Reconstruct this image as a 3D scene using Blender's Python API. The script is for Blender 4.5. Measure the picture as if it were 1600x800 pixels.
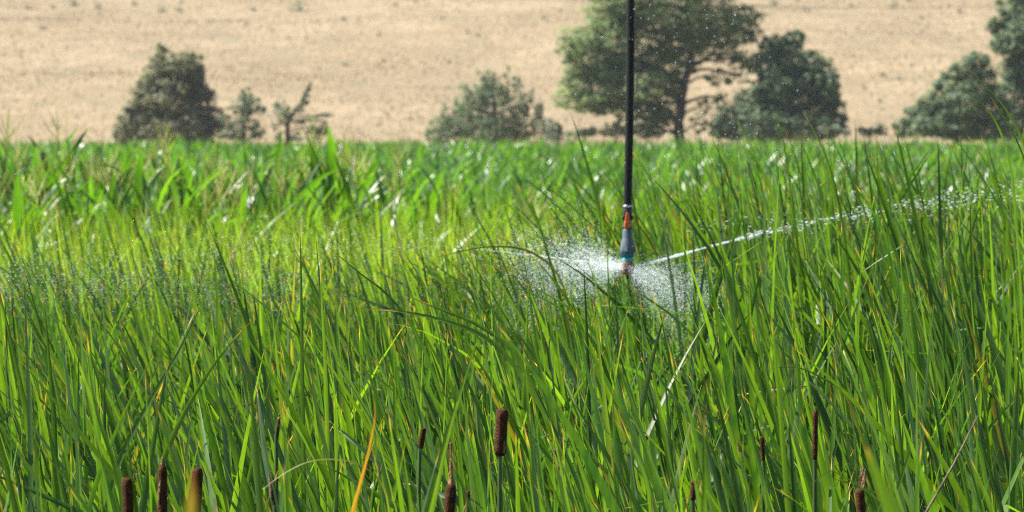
import bpy, math, random
import numpy as np
from mathutils import Vector

# ------------------------------------------------------------------ camera, sky, sun, exposure
scene = bpy.context.scene
for o in list(bpy.data.objects):
    bpy.data.objects.remove(o)
COL = scene.collection
EYE = 2.6                      # camera height above the field
FPX = 6000.0                   # focal length in pixels of the 1600 px wide photograph
PITCH = math.atan((400 - 190) / FPX)
cam_d = bpy.data.cameras.new('camera')
cam = bpy.data.objects.new('camera', cam_d)
COL.objects.link(cam)
cam.location = (0, 0, EYE)
cam.rotation_euler = (math.pi / 2 - PITCH, 0, 0)
cam_d.sensor_width = 36.0
cam_d.lens = 36.0 * FPX / 1600.0
cam_d.clip_start = 0.1
cam_d.clip_end = 5000
cam_d.dof.use_dof = True
cam_d.dof.focus_distance = 7.6
cam_d.dof.aperture_fstop = 13.2
scene.camera = cam

SUN_EL = math.radians(52)
SUN_AZ = math.radians(-80)      # from +Y towards -X : behind the scene, to the left
sdir = Vector((math.cos(SUN_EL) * math.sin(SUN_AZ), math.cos(SUN_EL) * math.cos(SUN_AZ), math.sin(SUN_EL)))
world = bpy.data.worlds.new('World')
scene.world = world
world.use_nodes = True
wn = world.node_tree
sky = wn.nodes.new('ShaderNodeTexSky')
sky.sky_type = 'NISHITA'
sky.sun_disc = False
sky.sun_elevation = SUN_EL
sky.sun_rotation = SUN_AZ
bg = next(n for n in wn.nodes if n.type == 'BACKGROUND')
bg.inputs['Strength'].default_value = 0.05
wn.links.new(sky.outputs[0], bg.inputs['Color'])
sun_d = bpy.data.lights.new('sun', 'SUN')
sun_d.energy = 5.0
sun_d.angle = math.radians(0.53)
sun_d.color = (1.0, 0.95, 0.86)
sun = bpy.data.objects.new('sun', sun_d)
COL.objects.link(sun)
sun.rotation_euler = sdir.to_track_quat('Z', 'Y').to_euler()
scene.view_settings.view_transform = 'Standard'
scene.view_settings.look = 'None'
scene.view_settings.exposure = 1.65
scene.view_settings.gamma = 1.0
scene.view_settings.use_curve_mapping = False
scene.render.engine = 'CYCLES'
scene.cycles.max_bounces = 5
scene.cycles.diffuse_bounces = 2
scene.cycles.transmission_bounces = 2
scene.cycles.pixel_filter_type = 'BLACKMAN_HARRIS'
scene.cycles.filter_width = 1.1
scene.cycles.transparent_max_bounces = 8
scene.cycles.caustics_reflective = False
scene.cycles.caustics_refractive = False
scene.cycles.use_denoising = False

# ------------------------------------------------------------------ helpers
rng = np.random.default_rng(7)
random.seed(7)
U = rng.uniform
_ca, _sa = math.cos(PITCH), math.sin(PITCH)


def at(u, v, Y):
    """point at distance Y from the camera plane that the photograph shows at pixel (u, v)"""
    a, b = (u - 800) / FPX, (400 - v) / FPX
    dy, dz = _ca + b * _sa, -_sa + b * _ca
    k = Y / dy
    return np.array((a * k, Y, EYE + dz * k))


def project(P):
    P = np.asarray(P, float)
    x, y, z = P[..., 0], P[..., 1], P[..., 2] - EYE
    f = y * _ca - z * _sa
    up = y * _sa + z * _ca
    return 800 + FPX * x / f, 400 - FPX * up / f


def tag(o, label=None, cat=None, group=None, kind=None):
    for k, val in (('label', label), ('category', cat), ('group', group), ('kind', kind)):
        if val:
            o[k] = val
    return o


def make_mesh(name, verts, faces, mat=None, attr=None, smooth=True):
    verts = np.asarray(verts, np.float32).reshape(-1, 3)
    faces = np.asarray(faces, np.int32)
    me = bpy.data.meshes.new(name)
    nv, (nf, k) = len(verts), faces.shape
    me.vertices.add(nv)
    me.vertices.foreach_set('co', verts.ravel())
    me.loops.add(nf * k)
    me.loops.foreach_set('vertex_index', faces.ravel())
    me.polygons.add(nf)
    me.polygons.foreach_set('loop_start', np.arange(0, nf * k, k, dtype=np.int32))
    me.polygons.foreach_set('loop_total', np.full(nf, k, np.int32))
    if smooth:
        me.polygons.foreach_set('use_smooth', np.ones(nf, bool))
    if attr is not None:
        a = me.attributes.new('leafdata', 'FLOAT_COLOR', 'POINT')
        a.data.foreach_set('color', np.asarray(attr, np.float32).ravel())
    me.update(calc_edges=True)
    if mat:
        me.materials.append(mat)
    return me


def link(name, me, parent=None, loc=None):
    o = bpy.data.objects.new(name, me)
    COL.objects.link(o)
    if parent is not None:
        o.parent = parent
    if loc is not None:
        o.location = tuple(loc)
    return o


def empty(name, loc):
    o = bpy.data.objects.new(name, None)
    o.empty_display_size = 0.1
    COL.objects.link(o)
    o.location = tuple(float(q) for q in loc)
    return o


class MB:
    """collects shapes for one mesh"""
    def __init__(s):
        s.v, s.f = [], []

    def add(s, v, f):
        n = len(s.v)
        s.v.extend([tuple(map(float, p)) for p in v])
        s.f.extend([tuple(i + n for i in q) for q in f])

    def tube(s, pts, rad, n=8, cap=True):
        pts = [Vector(p) for p in pts]
        rad = list(rad) if hasattr(rad, '__len__') else [rad] * len(pts)
        v, f = [], []
        ref = Vector((0.3, 1, 0.1)).normalized()
        for i, p in enumerate(pts):
            d = (pts[min(i + 1, len(pts) - 1)] - pts[max(i - 1, 0)]).normalized()
            a = d.cross(ref)
            if a.length < 1e-3:
                a = d.cross(Vector((1, 0, 0)))
            a.normalize()
            b = d.cross(a)
            for k in range(n):
                t = 2 * math.pi * k / n
                v.append(p + (a * math.cos(t) + b * math.sin(t)) * rad[i])
        for i in range(len(pts) - 1):
            for k in range(n):
                f.append((i * n + k, i * n + (k + 1) % n, (i + 1) * n + (k + 1) % n, (i + 1) * n + k))
        if cap:
            f.append(tuple(range(n))[::-1])
            f.append(tuple((len(pts) - 1) * n + k for k in range(n)))
        s.add(v, f)

    def lathe(s, prof, n=24, c=(0, 0, 0), sx=1.0, sy=1.0):
        v, f = [], []
        for r, z in prof:
            for k in range(n):
                t = 2 * math.pi * k / n
                v.append((c[0] + r * math.cos(t) * sx, c[1] + r * math.sin(t) * sy, c[2] + z))
        for i in range(len(prof) - 1):
            for k in range(n):
                f.append((i * n + k, i * n + (k + 1) % n, (i + 1) * n + (k + 1) % n, (i + 1) * n + k))
        f.append(tuple(range(n))[::-1])
        f.append(tuple((len(prof) - 1) * n + k for k in range(n)))
        s.add(v, f)

    def box(s, c, h):
        v = [(c[0] + a * h[0], c[1] + b * h[1], c[2] + d * h[2]) for a in (-1, 1) for b in (-1, 1) for d in (-1, 1)]
        s.add(v, [(0, 1, 3, 2), (4, 6, 7, 5), (0, 4, 5, 1), (2, 3, 7, 6), (0, 2, 6, 4), (1, 5, 7, 3)])

    def build(s, name, mat, parent=None, smooth=True, loc=None):
        me = bpy.data.meshes.new(name)
        me.from_pydata(s.v, [], s.f)
        if smooth:
            me.polygons.foreach_set('use_smooth', np.ones(len(me.polygons), bool))
            me.set_sharp_from_angle(angle=math.radians(40))
        me.materials.append(mat)
        return link(name, me, parent, loc)


# ------------------------------------------------------------------ materials
def new_mat(name):
    m = bpy.data.materials.new(name)
    m.use_nodes = True
    t = m.node_tree
    for n in list(t.nodes):
        t.nodes.remove(n)
    out = t.nodes.new('ShaderNodeOutputMaterial')
    return m, t, out


def N(t, kind, **kw):
    n = t.nodes.new('ShaderNode' + kind)
    for k, val in kw.items():
        if k.startswith('i_'):
            n.inputs[k[2:].replace('_', ' ')].default_value = val
        else:
            setattr(n, k, val)
    return n


def mixc(t, fac, a, b, blend='MIX'):
    n = t.nodes.new('ShaderNodeMix')
    n.data_type = 'RGBA'
    n.blend_type = blend
    n.clamp_result = False
    for sock, val in ((0, fac), (6, a), (7, b)):
        if hasattr(val, 'links') or hasattr(val, 'is_output'):
            t.links.new(val, n.inputs[sock])
        elif sock == 0:
            n.inputs[0].default_value = val
        else:
            n.inputs[sock].default_value = (*val, 1)
    return n.outputs[2]


def math_n(t, op, a, b=0.0, clamp=False):
    n = t.nodes.new('ShaderNodeMath')
    n.operation = op
    n.use_clamp = clamp
    for k, val in ((0, a), (1, b)):
        if hasattr(val, 'is_output'):
            t.links.new(val, n.inputs[k])
        else:
            n.inputs[k].default_value = val
    return n.outputs[0]


def maprange(t, val, a, b, c=0.0, d=1.0):
    n = t.nodes.new('ShaderNodeMapRange')
    n.interpolation_type = 'SMOOTHSTEP'
    t.links.new(val, n.inputs[0])
    for k, q in ((1, a), (2, b), (3, c), (4, d)):
        if hasattr(q, 'is_output'):
            t.links.new(q, n.inputs[k])
        else:
            n.inputs[k].default_value = q
    return n.outputs[0]


def leaf_mat(name, dark, light, trans_mul, trans=0.4, rough=0.38, spec=0.5, dry=True,
             dry_a=(0.50, 0.38, 0.05), dry_b=(0.26, 0.08, 0.02), dry_full=(0.62, 0.29, 0.03),
             streak=(60, 60, 4), back=None):
    m, t, out = new_mat(name)
    at_ = N(t, 'Attribute', attribute_name='leafdata')
    sep = N(t, 'SeparateColor')
    t.links.new(at_.outputs['Color'], sep.inputs[0])
    R_, G_, B_ = sep.outputs
    A_ = at_.outputs['Alpha']
    geo = N(t, 'NewGeometry')
    mp = N(t, 'Mapping')
    mp.inputs['Scale'].default_value = streak
    t.links.new(geo.outputs['Position'], mp.inputs['Vector'])
    no = N(t, 'TexNoise', i_Scale=1.0, i_Detail=3.0, i_Roughness=0.6)
    t.links.new(mp.outputs[0], no.inputs['Vector'])
    nf = maprange(t, no.outputs[0], 0.32, 0.68)
    f1 = math_n(t, 'ADD', math_n(t, 'MULTIPLY', R_, 0.75), math_n(t, 'MULTIPLY', nf, 0.3), clamp=True)
    col = mixc(t, f1, dark, light)
    tcol = mixc(t, 1.0, col, trans_mul, 'MULTIPLY')
    if dry:
        start = math_n(t, 'SUBTRACT', 1.0, B_)
        jit = math_n(t, 'MULTIPLY', math_n(t, 'SUBTRACT', no.outputs[0], 0.5), 0.012)
        g2 = math_n(t, 'ADD', G_, jit)
        f2 = maprange(t, g2, math_n(t, 'SUBTRACT', start, 0.007), math_n(t, 'ADD', start, 0.003))
        f3 = maprange(t, g2, start, math_n(t, 'ADD', start, math_n(t, 'MULTIPLY', B_, 0.9)))
        dcol = mixc(t, f3, dry_a, dry_b)
        col = mixc(t, f2, col, dcol)
        tcol = mixc(t, f2, tcol, mixc(t, 1.0, dcol, (1.8, 1.7, 1.0), 'MULTIPLY'))
        dfull = mixc(t, nf, dry_full, tuple(0.65 * q for q in dry_full))
        col = mixc(t, A_, col, dfull)
        tcol = mixc(t, A_, tcol, mixc(t, 1.0, dfull, (1.55, 1.6, 1.0), 'MULTIPLY'))
    p = N(t, 'BsdfPrincipled')
    t.links.new(col, p.inputs['Base Color'])
    p.inputs['Roughness'].default_value = rough
    p.inputs['Specular IOR Level'].default_value = spec
    tr = N(t, 'BsdfTranslucent')
    t.links.new(tcol, tr.inputs[0])
    mx = N(t, 'MixShader')
    mx.inputs[0].default_value = trans
    t.links.new(p.outputs[0], mx.inputs[1])
    t.links.new(tr.outputs[0], mx.inputs[2])
    t.links.new(mx.outputs[0], out.inputs[0])
    return m


def plain_mat(name, col, rough=0.5, spec=0.5, metallic=0.0, vary=0.25, scale=30.0, bump=0.0, bscale=None, stretch=(1, 1, 1), col2=None):
    m, t, out = new_mat(name)
    p = N(t, 'BsdfPrincipled')
    tc = N(t, 'TexCoord')
    mp = N(t, 'Mapping')
    mp.inputs['Scale'].default_value = stretch
    t.links.new(tc.outputs['Object'], mp.inputs[0])
    no = N(t, 'TexNoise', i_Scale=scale, i_Detail=4.0, i_Roughness=0.6)
    t.links.new(mp.outputs[0], no.inputs['Vector'])
    c2 = col2 or tuple(q * (1 - vary) for q in col)
    c = mixc(t, maprange(t, no.outputs[0], 0.35, 0.65), col, c2)
    t.links.new(c, p.inputs['Base Color'])
    p.inputs['Roughness'].default_value = rough
    p.inputs['Specular IOR Level'].default_value = spec
    p.inputs['Metallic'].default_value = metallic
    if bump:
        n2 = N(t, 'TexNoise', i_Scale=bscale or scale * 4, i_Detail=3.0)
        t.links.new(mp.outputs[0], n2.inputs['Vector'])
        b = N(t, 'Bump', i_Strength=bump, i_Distance=0.01)
        t.links.new(n2.outputs[0], b.inputs['Height'])
        t.links.new(b.outputs[0], p.inputs['Normal'])
    t.links.new(p.outputs[0], out.inputs[0])
    return m


M = {}
M['cattail'] = leaf_mat('cattail_blade', (0.010, 0.042, 0.022), (0.082, 0.165, 0.018), (3.2, 3.0, 0.42), trans=0.42, rough=0.48, spec=0.42)
M['corn'] = leaf_mat('corn_blade', (0.022, 0.080, 0.022), (0.080, 0.170, 0.020), (2.3, 2.4, 0.35), trans=0.46, rough=0.36, spec=0.6, streak=(14, 14, 3),
                     dry_a=(0.45, 0.40, 0.10), dry_b=(0.40, 0.28, 0.10))
M['corn_stalk'] = plain_mat('corn_stalk', (0.10, 0.19, 0.04), 0.5, vary=0.4, scale=6)
M['tassel'] = leaf_mat('corn_tassel', (0.50, 0.52, 0.24), (0.58, 0.56, 0.30), (1.1, 1.05, 0.85), trans=0.6, rough=0.7, spec=0.2, dry=False)
M['meadow'] = leaf_mat('meadow_grass', (0.085, 0.180, 0.02), (0.220, 0.310, 0.030), (2.4, 2.3, 0.35), trans=0.5, rough=0.32, spec=0.75, dry_full=(0.48, 0.38, 0.20))
M['hay'] = leaf_mat('dry_grass', (0.18, 0.14, 0.08), (0.27, 0.205, 0.12), (1.1, 1.0, 0.8), trans=0.25, rough=0.7, spec=0.2, dry=False)
M['slope'] = leaf_mat('slope_grass', (0.188, 0.148, 0.091), (0.250, 0.195, 0.124), (1.1, 1.0, 0.8), trans=0.3, rough=0.8, spec=0.15, dry=False, streak=(.3, .3, .3))
TL = dict(dry=False, rough=0.55, spec=0.35, streak=(1.4, 1.4, 1.4))
M['tree_green'] = leaf_mat('elm_leaves', (0.10, 0.165, 0.072), (0.24, 0.31, 0.14), (1.5, 1.5, 0.8), trans=0.46, **TL)
M['tree_dark'] = leaf_mat('dark_bush_leaves', (0.062, 0.108, 0.060), (0.155, 0.215, 0.110), (1.4, 1.5, 0.8), trans=0.42, **TL)
M['tree_olive'] = leaf_mat('olive_bush_leaves', (0.090, 0.105, 0.058), (0.220, 0.222, 0.125), (1.5, 1.5, 0.8), trans=0.42, **TL)
M['tree_mid'] = leaf_mat('juniper_leaves', (0.070, 0.115, 0.068), (0.165, 0.215, 0.120), (1.4, 1.5, 0.9), trans=0.42, **TL)
M['tree_pale'] = leaf_mat('pale_shrub_leaves', (0.08, 0.12, 0.07), (0.22, 0.26, 0.19), (1.3, 1.3, 0.9), trans=0.3, **TL)
M['sage'] = leaf_mat('sage_leaves', (0.20, 0.205, 0.145), (0.26, 0.255, 0.180), (1.1, 1.1, 0.95), trans=0.55, **TL)
M['bark'] = plain_mat('bark', (0.085, 0.065, 0.048), 0.9, 0.2, vary=0.5, scale=5, bump=0.6, stretch=(1, 1, 0.25))
M['head'] = plain_mat('cattail_felt', (0.105, 0.044, 0.020), 0.95, 0.1, vary=0.5, scale=160, bump=0.8, bscale=500, stretch=(1, 1, 0.7))
M['fluff'] = plain_mat('cattail_fluff', (0.34, 0.22, 0.12), 0.95, 0.1, vary=0.4, scale=150, bump=0.8, bscale=400)
M['spike'] = plain_mat('cattail_spike', (0.33, 0.17, 0.08), 0.9, 0.1, vary=0.5, scale=120, bump=0.5, bscale=300)
M['cstalk'] = plain_mat('cattail_stalk', (0.07, 0.13, 0.03), 0.5, 0.4, vary=0.5, scale=10, stretch=(1, 1, .3))
M['stick'] = plain_mat('dry_stick', (0.30, 0.24, 0.16), 0.8, 0.2, vary=0.5, scale=30)
M['hose'] = plain_mat('black_hose', (0.008, 0.011, 0.010), 0.42, 0.28, vary=0.3, scale=12, bump=0.05, bscale=60)
M['black'] = plain_mat('black_plastic', (0.016, 0.016, 0.016), 0.4, 0.5, scale=60)
M['steel'] = plain_mat('clamp_steel', (0.55, 0.55, 0.56), 0.35, 0.5, metallic=0.9, vary=0.2, scale=90)
M['orange'] = plain_mat('orange_plastic', (0.72, 0.13, 0.03), 0.35, 0.5, vary=0.2, scale=80)
M['grey'] = plain_mat('grey_plastic', (0.085, 0.12, 0.145), 0.42, 0.5, vary=0.25, scale=70)
M['blue'] = plain_mat('blue_plastic', (0.02, 0.19, 0.30), 0.35, 0.5, vary=0.25, scale=90)
M['teal'] = plain_mat('teal_plastic', (0.03, 0.38, 0.38), 0.35, 0.5, vary=0.2, scale=90)
M['maroon'] = plain_mat('maroon_plastic', (0.26, 0.085, 0.06), 0.4, 0.5, vary=0.3, scale=90)


def water_mat():
    m, t, out = new_mat('water_spray')
    p = N(t, 'BsdfPrincipled')
    p.inputs['Base Color'].default_value = (0.86, 0.92, 0.95, 1)
    p.inputs['Roughness'].default_value = 0.12
    p.inputs['IOR'].default_value = 1.33
    p.inputs['Specular IOR Level'].default_value = 0.6
    tr = N(t, 'BsdfTranslucent')
    tr.inputs[0].default_value = (0.88, 0.94, 0.97, 1)
    mx = N(t, 'MixShader')
    mx.inputs[0].default_value = 0.5
    t.links.new(p.outputs[0], mx.inputs[1])
    t.links.new(tr.outputs[0], mx.inputs[2])
    tp = N(t, 'BsdfTransparent')
    m2 = N(t, 'MixShader')
    m2.inputs[0].default_value = 0.45
    t.links.new(mx.outputs[0], m2.inputs[1])
    t.links.new(tp.outputs[0], m2.inputs[2])
    t.links.new(m2.outputs[0], out.inputs[0])
    return m


M['water'] = water_mat()


def hill_mat():
    m, t, out = new_mat('dry_hillside')
    geo = N(t, 'NewGeometry')

    def noise(sc, scale, det=4.0, rough=0.55):
        mp = N(t, 'Mapping')
        mp.inputs['Scale'].default_value = sc
        t.links.new(geo.outputs['Position'], mp.inputs[0])
        n = N(t, 'TexNoise', i_Scale=scale, i_Detail=det, i_Roughness=rough)
        t.links.new(mp.outputs[0], n.inputs['Vector'])
        return n.outputs[0]
    big = maprange(t, noise((0.05, 0.03, 0), 1.0), 0.35, 0.65)
    band = maprange(t, noise((0.17, 0.13, 0), 1.0, 6.0, 0.62), 0.43, 0.60)
    fine = maprange(t, noise((1.1, 0.30, 0), 1.0, 5.0, 0.7), 0.42, 0.60)
    c = mixc(t, big, (0.258, 0.201, 0.128), (0.222, 0.171, 0.106))
    c = mixc(t, math_n(t, 'MULTIPLY', band, 0.5), c, (0.155, 0.122, 0.073))
    c = mixc(t, math_n(t, 'MULTIPLY', fine, 0.55), c, (0.17, 0.129, 0.078))
    grn = maprange(t, noise((0.42, 0.15, 3), 1.0, 4.0, 0.6), 0.52, 0.64)
    c = mixc(t, math_n(t, 'MULTIPLY', grn, 0.4), c, (0.135, 0.132, 0.082))
    p = N(t, 'BsdfPrincipled')
    t.links.new(c, p.inputs['Base Color'])
    p.inputs['Roughness'].default_value = 0.95
    p.inputs['Specular IOR Level'].default_value = 0.1
    b = N(t, 'Bump', i_Strength=0.8, i_Distance=0.25)
    t.links.new(noise((2.2, 0.9, 0), 1.0, 5.0, 0.7), b.inputs['Height'])
    t.links.new(b.outputs[0], p.inputs['Normal'])
    t.links.new(p.outputs[0], out.inputs[0])
    return m


M['hill'] = hill_mat()
M['soil'] = plain_mat('field_soil', (0.085, 0.065, 0.042), 0.95, 0.15, vary=0.5, scale=0.8, bump=0.6, bscale=9)

# ------------------------------------------------------------------ terrain
HILL0 = 150.0


def hill_z(x, y):
    t = y - HILL0
    z = np.where(t > 0, 0.095 * (np.sqrt(t * t + 225.0) - 15.0), 0.04 * t)
    amp = np.clip(t / 40.0, 0, 1)
    z = z + amp * (0.35 * np.sin(x * 0.11 + y * 0.05) + 0.25 * np.sin(x * 0.031 - y * 0.12 + 1.7) + 0.12 * np.sin(y * 0.23 + 1.6 * np.sin(x * 0.07)))
    z = z - np.clip((y - 520) / 260.0, 0, None) ** 2 * 22
    return z


def grid(xs, ys, fz):
    X, Y = np.meshgrid(xs, ys)
    V = np.stack([X, Y, fz(X, Y)], -1).reshape(-1, 3)
    nx, ny = len(xs), len(ys)
    i = (np.arange(ny - 1)[:, None] * nx + np.arange(nx - 1)[None]).ravel()
    return V, np.stack([i, i + 1, i + nx + 1, i + nx], 1)


V, F = grid(np.linspace(-900, 900, 61), np.linspace(-300, 152, 31), lambda x, y: np.zeros_like(x))
tag(link('ground', make_mesh('ground', V, F, M['soil'])), kind='structure')
xs = np.concatenate([np.linspace(-900, -90, 28)[:-1], np.linspace(-90, 90, 121), np.linspace(90, 900, 28)[1:]])
ys = np.concatenate([np.linspace(146, 330, 150), np.linspace(330, 900, 60)[1:]])
V, F = grid(xs, ys, hill_z)
tag(link('hill', make_mesh('hill', V, F, M['hill'])), kind='structure')

# ------------------------------------------------------------------ blades (cattail, corn, grass)


def straps(base, length, width, phi, th0, th1, pw, tw0, tw1, S=12, kink_s=None, kink_a=None, profile='cattail', fold=0.12, three=True, H=None):
    """N blades at once: spine bends from th0 to th0+th1 in direction phi, blade twists tw0..tw0+tw1"""
    n = len(base)
    s = np.linspace(0, 1, S + 1)[None]
    if profile == 'cattail':
        s = 1 - (1 - s) ** 1.7
    c = lambda q: np.asarray(q, float).reshape(-1, 1) * np.ones((n, 1))
    th = c(th0) + c(th1) * s ** c(pw)
    if H is not None:                                   # length so that an unbroken blade reaches height H
        mc = np.cos(c(th0) + np.minimum(c(th1), 0.6) * s ** c(pw))[:, :-1]
        mc = (mc * np.diff(s, axis=1)).sum(1)
        length = np.asarray(H) / mc
    if kink_s is not None:
        th = th + c(kink_a) * (s > c(kink_s))
    ph = c(phi) + 0.25 * (s - 0.5) * np.sin(c(tw0) * 3)
    d = np.stack([np.sin(th) * np.cos(ph), np.sin(th) * np.sin(ph), np.cos(th)], -1)
    step = d[:, :-1] * np.asarray(length).reshape(-1, 1, 1) * np.diff(s, axis=1)[..., None]
    P = np.concatenate([np.zeros((n, 1, 3)), np.cumsum(step, 1)], 1) + np.asarray(base).reshape(n, 1, 3)
    h = np.stack([-np.sin(ph), np.cos(ph), np.zeros_like(ph)], -1)
    nn = np.cross(d, h)
    tw = (c(tw0) + c(tw1) * s)[..., None]
    w = h * np.cos(tw) + nn * np.sin(tw)
    nr = np.cross(w, d)
    if profile == 'cattail':
        pr = (0.75 + 0.25 * np.clip(s / 0.25, 0, 1)) * np.clip((1.0 - s) / 0.17, 0, 1) ** 0.7
    elif profile == 'corn':
        pr = (0.55 + 0.45 * np.clip(s / 0.3, 0, 1)) * np.clip((1.0 - s) / 0.65, 0, 1) ** 0.75
    else:
        pr = np.clip((1.0 - s), 0, 1) ** 0.7
    pr = np.maximum(pr, 0.03)
    hw = (np.asarray(width).reshape(-1, 1) * 0.5 * pr)[..., None]
    cols = [P - w * hw, P + nr * hw * 2 * fold, P + w * hw] if three else [P - w * hw, P + w * hw]
    V = np.stack(cols, 2)                                  # n, S+1, k, 3
    return V, P, np.broadcast_to(s, (n, S + 1))


def strap_faces(S, k):
    i = np.arange(S)[:, None] * k + np.arange(k - 1)[None]
    i = i.ravel()
    return np.stack([i, i + 1, i + k + 1, i + k], 1)


def strap_attr(V, s, r, b, a):
    n, S1, k, _ = V.shape
    A = np.empty((n, S1, k, 4))
    A[..., 0] = np.asarray(r).reshape(-1, 1, 1)
    A[..., 1] = s[:, :, None]
    A[..., 2] = np.asarray(b).reshape(-1, 1, 1)
    A[..., 3] = np.asarray(a).reshape(-1, 1, 1)
    return A


def join_straps(V, A):
    n, S1, k, _ = V.shape
    f = strap_faces(S1 - 1, k)
    F = (f[None] + (np.arange(n) * S1 * k)[:, None, None]).reshape(-1, 4)
    return V.reshape(-1, 3), F, A.reshape(-1, 4)


# --- zones in front of which no blade may stand (heads, sprinkler, spray), photo pixels + distance + chance
KEEP = [(957, 1012, -50, 436, 12.1, 1.0), (850, 960, 372, 440, 12.0, 0.80), (1005, 1110, 390, 470, 12.0, 0.75),
        (770, 801, 634, 722, 6.1, 1.0), (186, 210, 742, 800, 5.75, 0.6), (243, 264, 718, 800, 5.85, 0.5), (296, 321, 722, 775, 5.95, 0.5),
        (695, 716, 700, 800, 5.7, 0.65), (655, 669, 664, 702, 6.6, 0.65), (1267, 1281, 638, 722, 6.5, 0.65), (1332, 1356, 736, 800, 5.8, 0.65),
        (1078, 1092, 748, 784, 5.9, 0.65), (430, 441, 652, 692, 6.4, 0.65), (419, 431, 744, 795, 5.8, 0.65), (1185, 1196, 680, 722, 6.4, 0.65),
        (548, 590, 690, 800, 5.8, 0.65)]


def culled(V):
    c = V.mean(2)
    c = np.concatenate([c[:, :-1] * (1 - q) + c[:, 1:] * q for q in (0, .17, .34, .5, .67, .84)] + [c[:, -1:]], 1)
    u, v = project(c)
    y = c[..., 1]
    bad = np.zeros(V.shape[0], bool)
    for (u0, u1, v0, v1, ym, pr) in KEEP:
        hit = ((u > u0) & (u < u1) & (v > v0) & (v < v1) & (y < ym)).any(1)
        bad |= hit & (rng.random(V.shape[0]) < pr)
    return bad


def tip_height(x, y, n):
    """height of the blade tips above the marsh"""
    u = 800 + FPX * x / y
    right = np.clip((u - 850) / 250, 0, 1) * np.clip((y - 8.0) / 3.0, 0, 1)
    h = 2.03 + 0.16 * right + rng.normal(0, 0.085, n) + np.where(rng.random(n) < 0.10, U(0.05, 0.22, n), 0)
    h += right * np.where(rng.random(n) < 0.5, U(0.0, 0.33, n), 0)
    left_far = np.clip((y - 9.5) / 3.0, 0, 1) * np.clip((1000 - u) / 200, 0, 1)
    h -= 0.05 * left_far
    h -= np.clip((5.6 - y) / 0.8, 0, 1.5) * 0.12 + np.clip(rng.random(n) - .6, 0, 1) * 0.5
    vmax = EYE - (U(175, 215, n) - 190) / FPX * y
    return np.minimum(h, vmax)


def cattail_leaves(bases, per=(5, 9)):
    """blades of shoots standing at bases (x, y); returns owner index + blade arrays"""
    cnt = rng.integers(per[0], per[1], len(bases))
    own = np.repeat(np.arange(len(bases)), cnt)
    n = len(own)
    b = np.zeros((n, 3))
    b[:, :2] = bases[own] + rng.normal(0, 0.018, (n, 2))
    H = tip_height(b[:, 0], b[:, 1], n)
    wind = math.pi + rng.normal(0, 0.6, n)                    # most lean to the left
    phi = np.where(rng.random(n) < 0.74, wind, U(-math.pi, math.pi, n))
    th0 = np.abs(rng.normal(0.03, 0.035, n))
    th1 = np.abs(rng.normal(0.27, 0.34, n)) + 0.02
    arch = rng.random(n) < 0.11
    th1 = np.where(arch, U(0.9, 1.9, n), th1)
    pw = U(1.3, 2.6, n)
    H = np.where(arch, H * 0.97, H)
    kink = rng.random(n) < 0.045
    ks = np.where(kink, U(0.70, 0.93, n), 2.0)
    ka = np.where(kink, U(0.8, 2.2, n), 0.0)
    w = np.clip(rng.normal(0.0165, 0.0035, n), 0.009, 0.024)
    w = np.where(b[:, 1] < 6.2, np.minimum(w, .0165), w)
    tw0, tw1 = U(0, 2 * math.pi, n), rng.normal(0, 1.3, n)
    r = U(0, 1, n) ** 1.15
    tipdry = np.where(rng.random(n) < 0.65, np.abs(rng.normal(0.0, 0.008, n)) + 0.004, 0.0003)
    tipdry = np.where(rng.random(n) < 0.008, U(0.015, 0.05, n), tipdry)
    dry = np.where(rng.random(n) < 0.005, U(0.2, 0.4, n), np.clip(rng.normal(-0.02, 0.03, n), 0, 1))
    dry = np.where(b[:, 1] < 8.0, np.minimum(dry, .08), dry)
    return own, dict(base=b, length=None, width=w, phi=phi, th0=th0, th1=th1, pw=pw, tw0=tw0, tw1=tw1, kink_s=ks, kink_a=ka, H=H), (r, tipdry, dry)


def scatter(y0, y1, dens, margin_px=60, margin_m=0.0):
    out = []
    dy = 0.25
    for y in np.arange(y0, y1, dy):
        hw = (800 + margin_px) / FPX * (y + dy / 2) + margin_m
        k = rng.poisson(dens * dy * 2 * hw)
        out.append(np.stack([U(-hw, hw, k), U(y, y + dy, k)], 1))
    return np.concatenate(out)


# ------------------------------------------------------------------ sprinkler on its drop hose
SY = 12.0
NOZ = at(981, 418, SY)
mm = SY / FPX                                                   # metres per photo pixel at the sprinkler


def zpx(v):
    return float(at(981, v, SY)[2])


axis = float(at(980.5, 380, SY)[0])
root = empty('drop_sprinkler', (axis, SY, zpx(437)))
tag(root, 'rotating drop sprinkler hanging on a black hose, orange lever and teal nozzle', 'sprinkler')
z0 = zpx(437)


def Lz(prof):
    return [(r * mm, zpx(v) - z0) for r, v in prof]


b = MB()
top = at(984.5, -10, SY)
pts = [(0.0, 0, zpx(330) - z0)]
for k in range(1, 25):
    q = k / 24
    zz = zpx(330) + q * (4.4 - zpx(330))
    xx = (zz - zpx(330)) / (top[2] - zpx(330)) * (top[0] - axis)
    pts.append((xx + 0.0035 * math.sin(q * 7.5), 0.003 * math.sin(q * 5), zz - z0))
b.tube(pts, [6.4 * mm] * 25, n=20)
b.build('hose', M['hose'], root)
b = MB(); b.lathe(Lz([(7.3, 324.6), (7.6, 324.2), (7.6, 321.0), (7.3, 320.6)]))
b.box((7.8 * mm, -0.002, zpx(322.5) - z0), (1.6 * mm, 0.004, 1.4 * mm))
b.build('hose_clamp', M['steel'], root)
b = MB()
b.lathe(Lz([(6.0, 358), (7.2, 357), (7.2, 351), (6.4, 350), (6.4, 342), (7.0, 341), (7.0, 327), (6.5, 326)]))
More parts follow.
